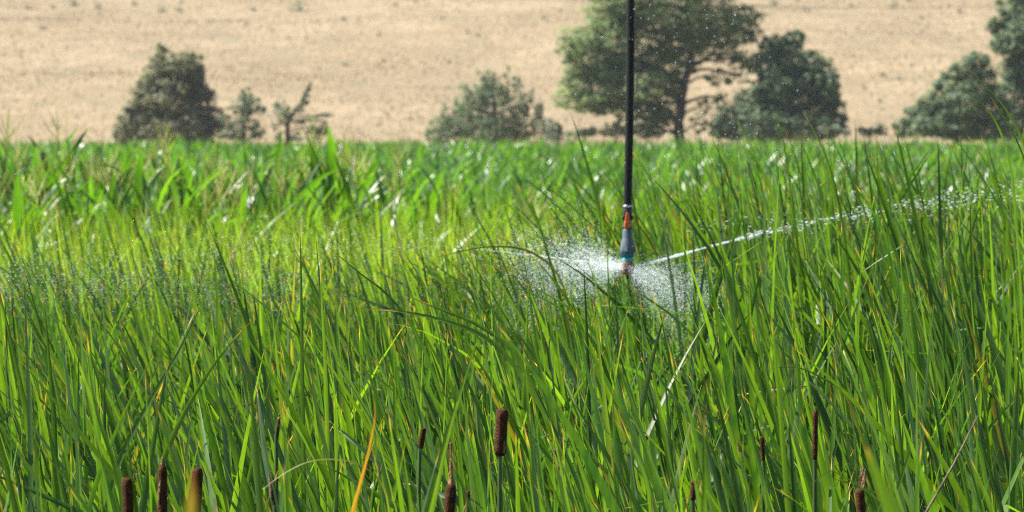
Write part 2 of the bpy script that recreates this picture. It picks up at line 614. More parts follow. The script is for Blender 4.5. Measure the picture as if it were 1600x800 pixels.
b.lathe([(r * mm, z) for r, z in ((3.4, -0.016), (3.6, -0.012), (3.6, 0.012), (3.4, 0.016))], 16)
# the cross barrel of the ball valve, turned to lie along x
nv = 16 * 4
for i in range(len(b.v) - nv, len(b.v)):
    x, y, z = b.v[i]
    b.v[i] = (z * 1.05, y, x + zpx(340) - z0)
b.build('valve_body', M['black'], root)
# orange lever: teardrop plate standing proud of the valve, with a ridge
b = MB()
prof = [(331, 1.0), (333, 2.2), (338, 2.9), (344, 3.9), (349, 5.0), (353, 5.4), (355.5, 4.6), (356.3, 2.5)]
n = len(prof)
v = []
for dy_, sc in ((-0.0155, 1.0), (-0.021, 0.82)):
    for vv, hw in prof:
        for sgn in (-1, 1):
            v.append((sgn * hw * sc * mm - 0.3 * mm, dy_, zpx(vv) - z0))
f = []
for L in range(2):
    o = L * n * 2
    for i in range(n - 1):
        q = (o + 2 * i, o + 2 * i + 1, o + 2 * i + 3, o + 2 * i + 2)
        f.append(q if L else q[::-1])
o2 = n * 2
for i in range(n - 1):
    f.append((2 * i, 2 * i + 2, o2 + 2 * i + 2, o2 + 2 * i))
    f.append((2 * i + 1, o2 + 2 * i + 1, o2 + 2 * i + 3, 2 * i + 3))
f.append((0, 1, o2 + 1, o2)); f.append((2 * n - 2, o2 + 2 * n - 2, o2 + 2 * n - 1, 2 * n - 1))
b.add(v, f)
lev = b.build('valve_lever', M['orange'], root, smooth=False)
b = MB(); b.box((0, -0.0215, zpx(348.5) - z0), (4.6 * mm, 0.0012, 1.1 * mm)); b.build('lever_ridge', M['orange'], lev)
b = MB()
b.lathe(Lz([(9.5, 395.5), (12.2, 394.6), (12.6, 392.5), (12.2, 390), (10.2, 379), (8.4, 373), (7.8, 371), (7.6, 360), (7.0, 358.4), (6.4, 357.6)]), 28)
body = b.build('pressure_regulator', M['grey'], root)
b = MB()
for k in range(10):
    t = 2 * math.pi * k / 10 + 0.2
    b.tube([(10.9 * mm * math.cos(t), 10.9 * mm * math.sin(t), zpx(385) - z0), (12.9 * mm * math.cos(t), 12.9 * mm * math.sin(t), zpx(393) - z0)], 0.9 * mm, 5)
b.build('grip_rib', M['grey'], body)
b = MB()
b.lathe(Lz([(8.0, 403), (8.3, 402), (9.6, 397.5), (9.9, 396.5), (9.9, 394.5), (9.0, 394.0)]), 24)
for k in range(16):
    t = 2 * math.pi * k / 16
    b.box((9.3 * mm * math.cos(t), 9.3 * mm * math.sin(t), zpx(398.5) - z0), (0.7 * mm, 0.7 * mm, 3.0 * mm))
b.build('nozzle_grip', M['blue'], root)
b = MB(); b.lathe(Lz([(7.0, 408.0), (8.7, 407.6), (8.9, 405.0), (8.2, 403.2), (7.4, 402.6)]), 24)
b.build('nozzle_ring', M['teal'], root)
# spray cap: collar, four arms round an open window, lower ring with the plate and the pin below
b = MB()
b.lathe(Lz([(8.0, 413.5), (9.2, 413), (9.0, 409), (8.3, 407.8)]), 24)
for k in range(4):
    t = math.pi / 4 + k * math.pi / 2 + 0.25
    b.tube([(8.4 * mm * math.cos(t), 8.4 * mm * math.sin(t), zpx(412) - z0), (9.4 * mm * math.cos(t), 9.4 * mm * math.sin(t), zpx(419) - z0),
            (9.0 * mm * math.cos(t), 9.0 * mm * math.sin(t), zpx(425) - z0)], [2.4 * mm, 2.6 * mm, 2.2 * mm], 8)
b.lathe(Lz([(5.5, 429), (8.8, 428.2), (9.8, 426), (9.6, 424), (8.6, 423.2)]), 24)
b.build('spray_cap', M['maroon'], root)
b = MB(); b.lathe(Lz([(3.5, 423.8), (6.5, 422.6), (6.0, 421.6), (2.4, 420.2), (1.8, 417), (2.2, 413)]), 20)
b.build('spray_plate', M['maroon'], root)
b = MB(); b.lathe(Lz([(1.0, 437), (1.6, 436.2), (2.2, 430.5), (3.6, 429.6), (3.4, 428.0)]), 14)
b.build('lock_pin', M['black'], root)

# ------------------------------------------------------------------ water
OCT_V = np.array([(1, 0, 0), (0, 1, 0), (-1, 0, 0), (0, -1, 0), (0, 0, 1), (0, 0, -1)], float)
OCT_F = np.array([(0, 1, 4), (1, 2, 4), (2, 3, 4), (3, 0, 4), (1, 0, 5), (2, 1, 5), (3, 2, 5), (0, 3, 5)])
_t = (1 + 5 ** .5) / 2
ICO_V = np.array([(-1, _t, 0), (1, _t, 0), (-1, -_t, 0), (1, -_t, 0), (0, -1, _t), (0, 1, _t), (0, -1, -_t), (0, 1, -_t), (_t, 0, -1), (_t, 0, 1), (-_t, 0, -1), (-_t, 0, 1)]) / math.sqrt(1 + _t * _t)
ICO_F = np.array([(0, 11, 5), (0, 5, 1), (0, 1, 7), (0, 7, 10), (0, 10, 11), (1, 5, 9), (5, 11, 4), (11, 10, 2), (10, 7, 6), (7, 1, 8), (3, 9, 4), (3, 4, 2), (3, 2, 6), (3, 6, 8), (3, 8, 9), (4, 9, 5), (2, 4, 11), (6, 2, 10), (8, 6, 7), (9, 8, 1)])


def drops(name, P, r, d, stretch, label, cat='water', fine=False):
    """water drops at P, radius r, drawn out along d"""
    TV, TF = (ICO_V, ICO_F) if fine else (OCT_V, OCT_F)
    n = len(P)
    d = d / np.linalg.norm(d, axis=1, keepdims=True)
    a = np.cross(d, np.array((0.31, 0.2, 0.93))); a /= np.linalg.norm(a, axis=1, keepdims=True)
    c = np.cross(d, a)
    V = (TV[None, :, 0, None] * (d * (r * stretch)[:, None])[:, None] + TV[None, :, 1, None] * (a * r[:, None])[:, None] + TV[None, :, 2, None] * (c * r[:, None])[:, None]) + P[:, None]
    F = (TF[None] + (np.arange(n) * len(TV))[:, None, None]).reshape(-1, 3)
    o = link(name, make_mesh(name, V.reshape(-1, 3), F, M['water']))
    tag(o, label, cat, kind='stuff')
    return o


def path3(pp, n):
    """smooth 3-D path through (u, v, Y) points"""
    pp = [at(*q) for q in pp]
    out = []
    P = [2 * pp[0] - pp[1]] + pp + [2 * pp[-1] - pp[-2]]
    for s in np.linspace(0, len(pp) - 1 - 1e-6, n):
        i = int(s); t = s - i
        p0, p1, p2, p3 = P[i], P[i + 1], P[i + 2], P[i + 3]
        out.append(0.5 * ((2 * p1) + (-p0 + p2) * t + (2 * p0 - 5 * p1 + 4 * p2 - p3) * t * t + (-p0 + 3 * p1 - 3 * p2 + p3) * t ** 3))
    return np.array(out)


def jet_mesh(name, pp, n, r0, r1, wob, label):
    P = path3(pp, n)
    P[:, 2] += np.cumsum(rng.normal(0, wob, n)) * 0.3 * np.linspace(0, 1, n)
    rad = np.linspace(r0, r1, n) * (1 + 0.35 * rng.normal(0, 1, n)).clip(0.45, 1.7)
    b = MB(); b.tube(P, rad, 7)
    o = b.build(name, M['water'])
    tag(o, label, 'water', kind='stuff')


jet_mesh('water_jet', [(988, 419, 12), (1020, 410, 12.0), (1060, 398, 12.0), (1120, 381, 12.05), (1185, 365, 12.1)], 60, 2.4 * mm, 1.0 * mm, 0.0007, 'white water jet shooting right and upward from the sprinkler')
b = MB()
for pp in ([(975, 421, 12), (940, 421, 11.97), (900, 419, 11.93), (865, 417, 11.9)], [(975, 419, 12), (930, 411, 12.05), (885, 405, 12.1), (845, 400, 12.15), (800, 395, 12.25), (740, 389, 12.35)],
           [(975, 420, 12), (950, 417, 12.1), (915, 414, 12.2)]):
    P = path3(pp, 40); P[:, 2] += rng.normal(0, 0.0012, 40)
    b.tube(P, np.linspace(1.2, 0.12, 40) * mm * (1 + 0.3 * rng.normal(0, 1, 40)).clip(0.4, 1.6), 6)
# thin sheet of water leaving the nozzle window on both sides
tag(b.build('water_jet', M['water']), 'thin white water strands shooting left from the sprinkler', 'water', kind='stuff')

# right stream breaking into drops
path = path3([(1150, 374, 12.08), (1200, 362, 12.1), (1300, 340, 12.2), (1400, 322, 12.35), (1500, 308, 12.5), (1600, 298, 12.7), (1720, 292, 12.9), (1900, 295, 13.1), (2100, 315, 13.3)], 400)
n = 900
s = np.sort(U(0, 1, n)); i = (s * 398).astype(int)
sp = 0.003 + 0.030 * s ** 1.2
P = path[i] + rng.normal(0, 1, (n, 3)) * sp[:, None]
P[:, 2] -= np.abs(rng.normal(0, 1, n)) * 0.4 * sp
r = U(0.0005, 0.0015, n)
drops('water_drops', P, r, path[i + 1] - path[i], U(2.5, 6.5, n), 'arc of white drops breaking from the jet toward the right edge', fine=True)
# upper thin band of drops beside the right jet
pb = path3([(1080, 352, 12.6), (1180, 345, 12.7), (1260, 352, 12.7), (1330, 348, 12.8), (1420, 326, 12.9), (1520, 315, 13.0), (1640, 318, 13.2)], 300)
n = 320
i = (U(0, 1, n) * 298).astype(int)
drops('water_drops', pb[i] + rng.normal(0, 1, (n, 3)) * (0.02, 0.1, 0.022), U(0.0004, 0.0012, n), pb[i + 1] - pb[i], U(2.5, 6, n), 'loose band of white drops above the jet on the right', fine=True)
# left far spray: drops flying left
pl = path3([(880, 402, 12.1), (780, 392, 12.4), (650, 386, 12.7), (480, 386, 13.0), (300, 398, 13.3), (120, 418, 13.6), (-60, 445, 13.9)], 400)
n = 1200
s = U(0, 1, n) ** 0.8; i = (s * 398).astype(int)
P = pl[i] + rng.normal(0, 1, (n, 3)) * np.stack([0.03 + 0 * s, 0.25 * s, 0.015 + 0.055 * s], 1)
drops('water_drops', P, U(0.0004, 0.0010, n), pl[i + 1] - pl[i], U(2.5, 5.5, n), 'long scattered band of drops flying to the left edge', fine=True)
n = 2000
uu = -40 + 520 * U(0, 1, n) ** 1.15
vv = 440 + 0.03 * uu + rng.normal(0, 24, n)
yy = U(11.0, 13.6, n)
P = np.array([at(a, c, y) for a, c, y in zip(uu, vv, yy)])
drops('water_drops', P, U(0.0003, 0.0007, n), np.stack([-np.ones(n), 0 * uu, rng.normal(0.05, 0.12, n)], 1), U(2.5, 6.0, n), 'dense patch of bluish drops over the blades at far left')
# thin drizzle drifting over the blades between the left edge and the nozzle
n = 6000
uu = U(-60, 1000, n); vv = 440 + rng.normal(0, 38, n) + .00007 * (uu - 500) ** 2
P = np.array([at(a, c, y) for a, c, y in zip(uu, vv, U(10.6, 14.0, n))])
drops('water_spray', P, U(0.0003, 0.0006, n), np.stack([-np.ones(n), 0 * uu, rng.normal(-.4, .3, n)], 1), U(1.2, 3.0, n), 'thin veil of drizzle over the marsh left of the sprinkler')
# the spray clouds, left and right of the nozzle


def cloud(n, mean, spread, l0, l1, depth, label, sgn, nst):
    """many thin streams that leave the nozzle and break up into mist"""
    st = rng.integers(0, nst, n)
    ang = np.radians(rng.normal(mean, spread, nst))[st]
    L = U(l0, l1, nst)[st]
    dep = rng.normal(0, depth, nst)[st]
    t = U(0, 1, n) ** 0.75
    rr = L * t * (1 + rng.normal(0, .05, n))
    wid = (2.0 + 13.0 * t) * mm
    x = sgn * rr * np.cos(ang) * mm + rng.normal(0, 1, n) * wid
    z = rr * np.sin(ang) * mm - (rr / 180.0) ** 2 * 0.035 + rng.normal(0, 1, n) * wid
    y = dep * t + rng.normal(0, 1, n) * wid * 2
    P = NOZ + np.stack([x, y, z], 1)
    rd = U(0.00045, 0.0011, n) * np.where(rng.random(n) < 0.06, 1.5, 1.0)
    tang = np.stack([x, y, z - 0.1], 1) + rng.normal(0, 0.1, (n, 3))
    return drops('water_spray', P, rd, tang, U(1.0, 2.4, n), label)


cloud(13000, 4, 17, 70, 205, 0.2, 'bright cloud of fine white spray left of the sprinkler', -1, 70)
cloud(9000, -20, 19, 45, 165, 0.18, 'bright cloud of fine white spray right of the sprinkler', 1, 60)
# fine drizzle falling from the spray on both sides
n = 3400
k = rng.random(n) < 0.6
uu = np.where(k, rng.normal(855, 60, n), rng.normal(1090, 45, n))
vv = np.where(k, U(425, 545, n), U(440, 560, n))
P = np.array([at(a, c, y) for a, c, y in zip(uu, vv, U(11.6, 12.5, n))])
drops('water_spray', P, U(0.0004, 0.0010, n), np.stack([rng.normal(0, .25, n), 0 * uu, -np.ones(n)], 1), U(1.0, 2.2, n), 'fine drizzle falling into the blades below the sprinkler')
# slanting rain of single drops in front of the big tree
n = 270
uu = np.where(rng.random(n) < 0.8, rng.normal(1090, 110, n), U(880, 1420, n)); vv = U(-30, 260, n)
P = np.array([at(a, c, y) for a, c, y in zip(uu, vv, U(11, 15, n))])
drops('water_drops', P, U(0.0005, 0.0011, n), np.stack([-0.3 + rng.normal(0, .12, n), 0 * uu, -np.ones(n)], 1), U(1.6, 3.4, n), 'sparse slanting drops falling before the big tree', fine=True)

# ------------------------------------------------------------------ trees and shrubs on the foot of the hill


def leaf_cards(cl, Y, per, size, depth=0.9, up=0.25, grow=1.0):
    """leaf-sized diamonds through ellipsoid clumps given as photo pixels (u, v, ru, rv[, weight])"""
    Vs, As = [], []
    sc = Y / FPX
    for c in cl:
        u, v, ru, rv = c[0], c[1], c[2] * grow, c[3] * grow
        wgt = c[4] if len(c) > 4 else 1.0
        n = int(per * wgt * (c[2] * c[3]) ** 0.85 / 14)
        if n < 4:
            n = 4
        ctr = at(u, v, Y)
        ctr[1] += U(-1, 1) * ru * sc * 0.7
        q = rng.normal(0, 1, (n, 3)); q /= np.linalg.norm(q, axis=1, keepdims=True)
        rad = U(0, 1, n) ** 0.36
        # twig clusters inside the clump make light and dark groups with gaps between them
        k = max(4, n // 40)
        qc = rng.normal(0, 1, (k, 3)); qc /= np.linalg.norm(qc, axis=1, keepdims=True)
        cc = qc * (U(0.35, 1.12, k) ** 0.5)[:, None]
        wh = rng.integers(0, k, n)
        loc = np.where((rng.random(n) < 0.72)[:, None], cc[wh] + q * rad[:, None] * np.array((0.30, 0.30, 0.22)), q * rad[:, None])
        R3 = np.array((ru, max(ru, rv) * depth, rv)) * sc
        P = ctr + loc * R3
        s = size * U(0.6, 1.35, n)
        nrm = q * 0.8 + loc * 0.5 + rng.normal(0, .45, (n, 3)) + np.array((0, 0, .55))
        d = np.cross(nrm, rng.normal(0, 1, (n, 3))); d[:, 2] += up * np.linalg.norm(d, axis=1) * .5; d /= np.linalg.norm(d, axis=1, keepdims=True)
        w = np.cross(nrm, d); w /= np.linalg.norm(w, axis=1, keepdims=True)
        V = np.stack([P - d * s[:, None] * .5, P + w * s[:, None] * .3, P + d * s[:, None] * .5, P - w * s[:, None] * .3], 1)
        A = np.zeros((n, 4, 4)); tone = U(0, 0.5, k)[wh] + U(0, 0.5, n)
        A[..., 0] = tone[:, None]; A[..., 1] = 0.5
        Vs.append(V); As.append(A)
    V = np.concatenate(Vs); A = np.concatenate(As)
    F = np.arange(len(V) * 4).reshape(-1, 4)
    return V.reshape(-1, 3), F, A.reshape(-1, 4)


def make_tree(name, label, cat, cl, Y, trunk, mat, per=60, size=0.13, r0=0.16, stems=None, limb_r=0.05, group=None, up=0.25, grow=1.0):
    """trunk: photo points (u, v) from the ground up; limbs run from it into the clumps"""
    u0 = trunk[0][0]
    bx = float(at(u0, 200, Y)[0])
    bz = float(hill_z(np.array(bx), np.array(Y))) - 0.05 if Y > HILL0 else 0.0
    root = empty(name, (bx, Y, bz))
    off = np.array((bx, Y, bz))
    tag(root, label, cat, group)
    tp = [np.array((bx, Y, bz))] + [at(u, v, Y) + np.array((0, U(-.1, .1), 0)) for u, v in trunk[1:]]
    b = MB()
    m = len(tp)
    fine = []
    for i in range(m - 1):
        for t in np.linspace(0, 1, 4)[:-1]:
            fine.append(tp[i] * (1 - t) + tp[i + 1] * t + rng.normal(0, r0 * 0.12, 3) * (i + t > 0))
    fine.append(tp[-1])
    fine = np.array(fine)
    rad = r0 * np.linspace(1.15, 0.35, len(fine)); rad[0] *= 1.3
    b.tube(fine - off, rad, 9)
    b.build('trunk', M['bark'], root)
    for c in cl:
        if len(c) > 5 and c[5] == 0:
            continue
        ctr = at(c[0], c[1], Y)
        # leave the trunk at its nearest lower point
        low = fine[fine[:, 2] < ctr[2] - 0.05]
        if not len(low):
            low = fine[:1]
        st = low[np.argmin(np.linalg.norm(low - ctr, axis=1) + 0.0)]
        L = np.linalg.norm(ctr - st)
        if L < 0.25:
            continue
        mid = st * 0.5 + ctr * 0.5 + np.array((0, U(-.1, .1), 0.10)) * L + rng.normal(0, .06, 3) * L
        ps = [st, st * 0.6 + mid * 0.4 + rng.normal(0, .03, 3) * L, mid, mid * .45 + ctr * .55 + rng.normal(0, .03, 3) * L, ctr]
        b = MB()
        lr = limb_r * (0.6 + 0.25 * L)
        b.tube(np.array(ps) - off, [lr, lr * .8, lr * .6, lr * .42, lr * .2], 6)
        for q in range(4):                                      # twigs inside the clump
            e = ctr + rng.normal(0, .55, 3) * np.array((c[2], c[2], c[3])) * Y / FPX
            b.tube(np.array([ps[3], (ps[3] + e) / 2 + rng.normal(0, .05, 3), e]) - off, [lr * .35, lr * .25, lr * .1], 4, cap=False)
        b.build('limb', M['bark'], root)
    V, F, A = leaf_cards(cl, Y, per, size, up=up, grow=grow)
    link('crown', make_mesh('crown', V - off, F, M[mat], A, smooth=False), root)
    return root


make_tree('olive_bush', 'tall cone-shaped olive green bush at the left of the tan hill', 'bush',
          [(250, 92, 15, 22), (247, 120, 25, 28), (283, 100, 26, 22), (306, 108, 17, 26), (300, 135, 24, 28), (232, 158, 28, 30), (268, 150, 36, 34), (312, 160, 28, 30),
           (205, 195, 26, 28), (245, 200, 40, 30), (295, 200, 42, 30), (330, 190, 20, 28), (190, 212, 16, 20), (225, 140, 12, 20), (270, 225, 70, 18)],
          161, [(262, 240), (262, 200), (258, 150), (252, 100)], 'tree_olive', per=95, size=0.14, r0=0.14)
make_tree('small_juniper', 'small ragged dark juniper beside the cone-shaped olive bush', 'bush',
          [(382, 148, 9, 9), (378, 163, 19, 9), (398, 160, 11, 10), (406, 172, 8, 8), (380, 178, 11, 12), (381, 200, 17, 15), (398, 205, 12, 10), (356, 192, 14, 12), (360, 208, 20, 10)],
          160, [(379, 235), (380, 205), (380, 175), (381, 138)], 'tree_mid', per=100, size=0.10, r0=0.09, grow=1.3)
make_tree('crooked_tree', 'sparse crooked little tree with one limb pointing up right', 'tree',
          [(440, 172, 11, 11), (447, 184, 9, 8), (466, 170, 8, 6), (474, 157, 8, 8), (478, 145, 5, 7), (484, 134, 3, 5), (466, 190, 9, 4), (486, 186, 14, 3.5), (506, 180, 10, 3),
           (492, 207, 15, 9), (505, 202, 9, 9), (436, 208, 8, 8, .6), (462, 212, 9, 7), (430, 195, 6, 3, .5)],
          160, [(449, 240), (449, 210), (450, 192), (458, 178), (470, 164), (478, 148), (486, 130)], 'tree_mid', per=110, size=0.10, r0=0.10, limb_r=0.03, grow=1.35)
make_tree('upright_bush', 'bush of many upright dark stems in the middle of the field edge', 'bush',
          [(682, 203, 15, 18), (697, 186, 8, 20), (703, 205, 18, 18), (714, 172, 6, 16, .8), (727, 165, 10, 26), (729, 146, 5, 10, .8), (742, 190, 20, 28), (750, 152, 10, 26),
           (763, 122, 9, 12), (758, 140, 8, 16), (772, 165, 16, 28), (776, 140, 8, 14, .6), (793, 118, 5, 10, .7), (808, 133, 6, 11), (797, 145, 9, 10, .5), (800, 172, 12, 20, .8),
           (818, 165, 8, 18), (830, 150, 4, 12, .6), (815, 195, 16, 20), (762, 205, 26, 18), (790, 207, 22, 16), (843, 192, 9, 22), (842, 172, 5, 10, .6), (868, 207, 9, 13)],
          158, [(775, 240), (775, 205), (773, 165), (768, 130)], 'tree_mid', per=120, size=0.10, r0=0.11, limb_r=0.045, up=0.9, grow=1.4)
make_tree('pale_shrub', 'low pale green shrub at the foot of the upright bush', 'shrub',
          [(862, 196, 9, 12), (870, 212, 12, 10), (858, 210, 8, 10)], 157, [(864, 235), (864, 210), (863, 200)], 'tree_pale', per=110, size=0.09, r0=0.04)
make_tree('broad_tree', 'big broad green tree with forked dark trunk behind the hose', 'tree',
          [(900, 152, 30, 15), (935, 140, 36, 22), (960, 160, 32, 18), (905, 112, 24, 13), (930, 95, 36, 24), (918, 58, 32, 20), (955, 60, 30, 24), (955, 18, 36, 26), (1000, 95, 36, 26),
           (1010, 50, 42, 30), (1000, 8, 40, 26), (1005, 135, 34, 20), (1058, 22, 44, 30), (1062, 72, 32, 22), (1112, 30, 40, 24), (1160, 30, 28, 16), (1100, 70, 30, 18),
           (1148, 62, 28, 15), (1168, 92, 26, 15), (1135, 92, 18, 9, .7), (1038, 165, 22, 22), (1010, 170, 26, 18), (1045, 130, 20, 18), (985, 195, 20, 14, .7), (1040, -38, 60, 34), (1105, -25, 50, 30), (965, -30, 50, 30),
           (1060, -85, 60, 34), (1000, -75, 50, 30), (1120, -70, 46, 28), (885, 128, 16, 8, .7), (1078, 105, 16, 9, .6), (1180, 55, 14, 8, .6), (975, 110, 30, 24), (945, 115, 26, 20), (1040, 95, 26, 20), (925, 165, 24, 14), (985, 150, 28, 20), (1030, 190, 18, 14), (1122, 122, 16, 13, .4), (1150, 116, 18, 13, .5), (1098, 166, 13, 14, .4), (1130, 155, 16, 14, .3), (1090, 192, 12, 14, .4), (895, 80, 20, 16), (1085, 50, 30, 20), (985, 30, 30, 24)],
          164, [(1064, 240), (1062, 190), (1066, 150), (1072, 120), (1082, 80), (1075, 20), (1062, -60)], 'tree_green', per=80, size=0.15, r0=0.22, limb_r=0.075, grow=1.25)
make_tree('dark_bush', 'dense dark rounded bush right of the big broad tree', 'bush',
          [(1145, 190, 34, 28), (1180, 165, 36, 34), (1202, 100, 24, 30), (1210, 72, 22, 18), (1243, 62, 18, 16), (1235, 100, 34, 30), (1270, 110, 28, 28), (1240, 150, 50, 42), (1290, 140, 24, 34),
           (1302, 185, 22, 30), (1195, 195, 46, 28), (1255, 195, 56, 28), (1215, 135, 40, 34), (1125, 200, 16, 20)],
          162, [(1215, 240), (1215, 190), (1218, 140), (1225, 80)], 'tree_dark', per=95, size=0.15, r0=0.18)
make_tree('white_shrub', 'low whitish green shrub at the right foot of the dark bush', 'shrub',
          [(1290, 203, 16, 9), (1308, 200, 14, 9), (1322, 208, 12, 8)], 157, [(1302, 235), (1302, 210), (1302, 203)], 'tree_pale', per=80, size=0.10, r0=0.04, grow=.75)
for lab, cl in (('low dark shrub row end beneath the left limbs of the broad tree', [(905, 208, 22, 8), (928, 206, 18, 8)]),
                ('low dark shrub just left of the hose foot line', [(955, 203, 20, 11), (975, 207, 16, 10)]),
                ('low dark shrub between hose and broad tree trunk', [(1002, 206, 18, 11), (1025, 208, 14, 10)]),
                ('low grey green shrub between dark bush and right bush', [(1352, 206, 14, 9), (1374, 202, 16, 11)])):
    make_tree('low_shrub', lab, 'shrub', cl, 163 + U(-2, 2), [(cl[0][0] + 8, 232), (cl[0][0] + 8, 212), (cl[0][0] + 8, 205)], 'tree_mid', per=95, size=0.11, r0=0.05, group='low shrubs under the trees')
make_tree('round_bush', 'rounded green bush sloping down left at the right edge', 'bush',
          [(1412, 200, 18, 18), (1432, 182, 22, 22), (1452, 162, 22, 24), (1450, 198, 36, 20), (1480, 140, 24, 26), (1505, 110, 24, 22), (1528, 95, 18, 16), (1500, 160, 38, 34), (1535, 130, 26, 34),
           (1500, 195, 46, 24), (1548, 175, 32, 36), (1545, 205, 36, 18), (1470, 180, 28, 26)],
          160, [(1495, 240), (1495, 190), (1502, 150), (1512, 115)], 'tree_dark', per=90, size=0.14, r0=0.15)
make_tree('tall_tree', 'tall dark green tree cut by the right edge', 'tree',
          [(1566, 42, 24, 14), (1552, 33, 12, 7, .7), (1585, 15, 28, 24), (1580, 70, 30, 24), (1560, 70, 14, 9, .7), (1605, 50, 36, 34), (1600, 105, 36, 34), (1590, 150, 34, 36), (1600, 195, 40, 28),
           (1630, 10, 40, 34), (1640, 90, 40, 44), (1650, 160, 46, 46), (1620, -40, 44, 34), (1590, -30, 30, 26), (1690, 60, 40, 50), (1695, 140, 40, 50)],
          163, [(1625, 240), (1625, 180), (1622, 110), (1618, 30), (1612, -50)], 'tree_dark', per=90, size=0.15, r0=0.25)

# sagebrush on the slope
sage_px = [(42, 15, 18), (82, 14, 14), (115, 10, 26), (152, 14, 20), (210, 9, 16), (252, 20, 22), (281, 20, 20), (283, 5, 12), (397, 18, 18), (384, 40, 12), (462, 18, 30), (67, 47, 18), (33, 92, 10), (350, 82, 8),
           (592, 57, 14), (538, 104, 18), (600, 98, 14), (535, 33, 18), (618, 10, 12), (650, 4, 12), (690, 30, 12), (730, 52, 14), (748, 58, 12), (700, 100, 14), (715, 100, 10), (534, 162, 10), (630, 165, 10), (560, 170, 8),
           (1210, 8, 20), (1260, 18, 16), (1245, 2, 14), (1330, 10, 14), (1395, 12, 22), (1440, 30, 12), (1500, 20, 14), (1420, 3, 16), (1380, 120, 18), (1405, 125, 16), (1425, 105, 12), (1375, 160, 12), (1350, 140, 14), (1330, 108, 10),
           (640, 190, 16), (590, 198, 12), (545, 200, 10), (160, 150, 8), (120, 185, 10), (60, 130, 9), (18, 60, 10), (450, 60, 10), (470, 100, 8), (850, 30, 14), (870, 70, 10), (820, 60, 8), (640, 130, 9), (420, 110, 8)]


def hill_hit(u, v):
    a = at(u, v, 1.0) - np.array((0, 0, EYE))
    for Y in np.arange(152, 500, 0.5):
        p = a * Y + np.array((0, 0, EYE))
        if p[2] <= hill_z(np.array(p[0]), np.array(p[1])):
            return p
    return p


sage_names = ['upper left corner', 'upper left', 'left']
for (u, v, w) in sage_px:
    p = hill_hit(u, v)
    hw = max(0.14, w * p[1] / FPX * 0.55)
    q = rng.normal(0, 1, (150, 3)); q /= np.linalg.norm(q, axis=1, keepdims=True)
    q[:, 2] = np.abs(q[:, 2])
    cl = rng.normal(0, 1, (5, 3)) * np.array((hw * .2, hw * .25, hw * .1)); cl[:, 2] = np.abs(cl[:, 2])
    P = cl[rng.integers(0, 5, 150)] + q * (U(0.02, 1.0, 150) ** 0.7)[:, None] * np.array((hw * .6, hw * .6, hw * U(0.8, 1.2)))
    d = q + rng.normal(0, .5, (150, 3)); d /= np.linalg.norm(d, axis=1, keepdims=True)
    ww = np.cross(d, rng.normal(0, 1, (150, 3))); ww /= np.linalg.norm(ww, axis=1, keepdims=True)
    s = hw * 0.14
    V = np.stack([P - d * s, P + ww * s * .4, P + d * s, P - ww * s * .4], 1)
    A = np.zeros((150, 4, 4)); A[..., 0] = U(0, 1, 150)[:, None]; A[..., 1] = .5
    o = link('sagebrush', make_mesh('sagebrush', V.reshape(-1, 3), np.arange(600).reshape(-1, 4), M['sage'], A.reshape(-1, 4), smooth=False), loc=p)
    where = ('top left part of the tan hill' if u < 520 and v < 70 else 'hill slope near the olive bush' if u < 520 else
             'hill slope above the upright bush' if u < 900 else 'hill between dark bush and right trees')
    tag(o, 'grey green sagebrush tuft on the ' + where, 'sagebrush', 'sagebrush on the ' + where)

# short dry grass over the slope, in uneven patches
n = 60000
y = 152 + 150 * U(0, 1, n) ** 0.9; x = U(-1, 1, n) * (0.15 * y + 3)
pat = .8 * np.sin(x * .5 + 2 * np.sin(y * .13)) + .8 * np.sin(x * .23 - y * .17 + 2 * np.sin(x * .11)) + rng.normal(0, 1.0, n)
kk = pat > -.6
x, y, pat = x[kk], y[kk], pat[kk]; n = len(x)
base = np.stack([x, y, hill_z(x, y) - .03], 1)
V, P, s = straps(base, U(.10, .30, n), U(.025, .07, n), U(0, 6.28, n), U(0, .4, n), U(0, .9, n), 1.3, U(0, 6.28, n), U(-1, 1, n), S=2, profile='g', three=False)
V2, F, A = join_straps(V, strap_attr(V, s, np.clip(.5 + .28 * pat, 0, 1), np.zeros(n), np.zeros(n)))
tag(link('dry_grass', make_mesh('dry_grass', V2, F, M['slope'], A)), 'short tan dry grass scattered over the hill slope', 'grass', kind='stuff')
# dry grass along the foot of the hill
n = 16000
x = U(-30, 30, n); y = U(143, 172, n)
base = np.stack([x, y, np.maximum(hill_z(x, y), 0) - 0.02], 1)
V, P, s = straps(base, U(0.5, 1.3, n) * np.where(y < 152, 1.45 + .55 * np.clip(np.sin(x * .7) + np.sin(x * .23 + 1) + np.sin(x * 1.9), 0, 1), 0.8), U(0.02, 0.05, n), U(0, 6.28, n), U(0, .2, n), U(0, .6, n), 1.5, U(0, 6.28, n), U(-1, 1, n), S=3, profile='g', three=False)
V2, F, A = join_straps(V, strap_attr(V, s, U(0, 1, n), np.zeros(n), np.zeros(n)))
tag(link('dry_grass', make_mesh('dry_grass', V2, F, M['hay'], A)), 'strip of tan dry grass along the foot of the hill', 'grass', kind='stuff')

# ------------------------------------------------------------------ corn


def corn_edge(x, y):
    """near edge of the corn slants away to the right"""
    return 23.0 + 1.4 * (x + 3.5)


def corn_h(x, y):
    u = 800 + FPX * x / y
    near_left = np.clip((900 - u) / 400, 0, 1) * np.clip((40 - y) / 8, 0, 1)
    return 1.46 + 0.56 * near_left


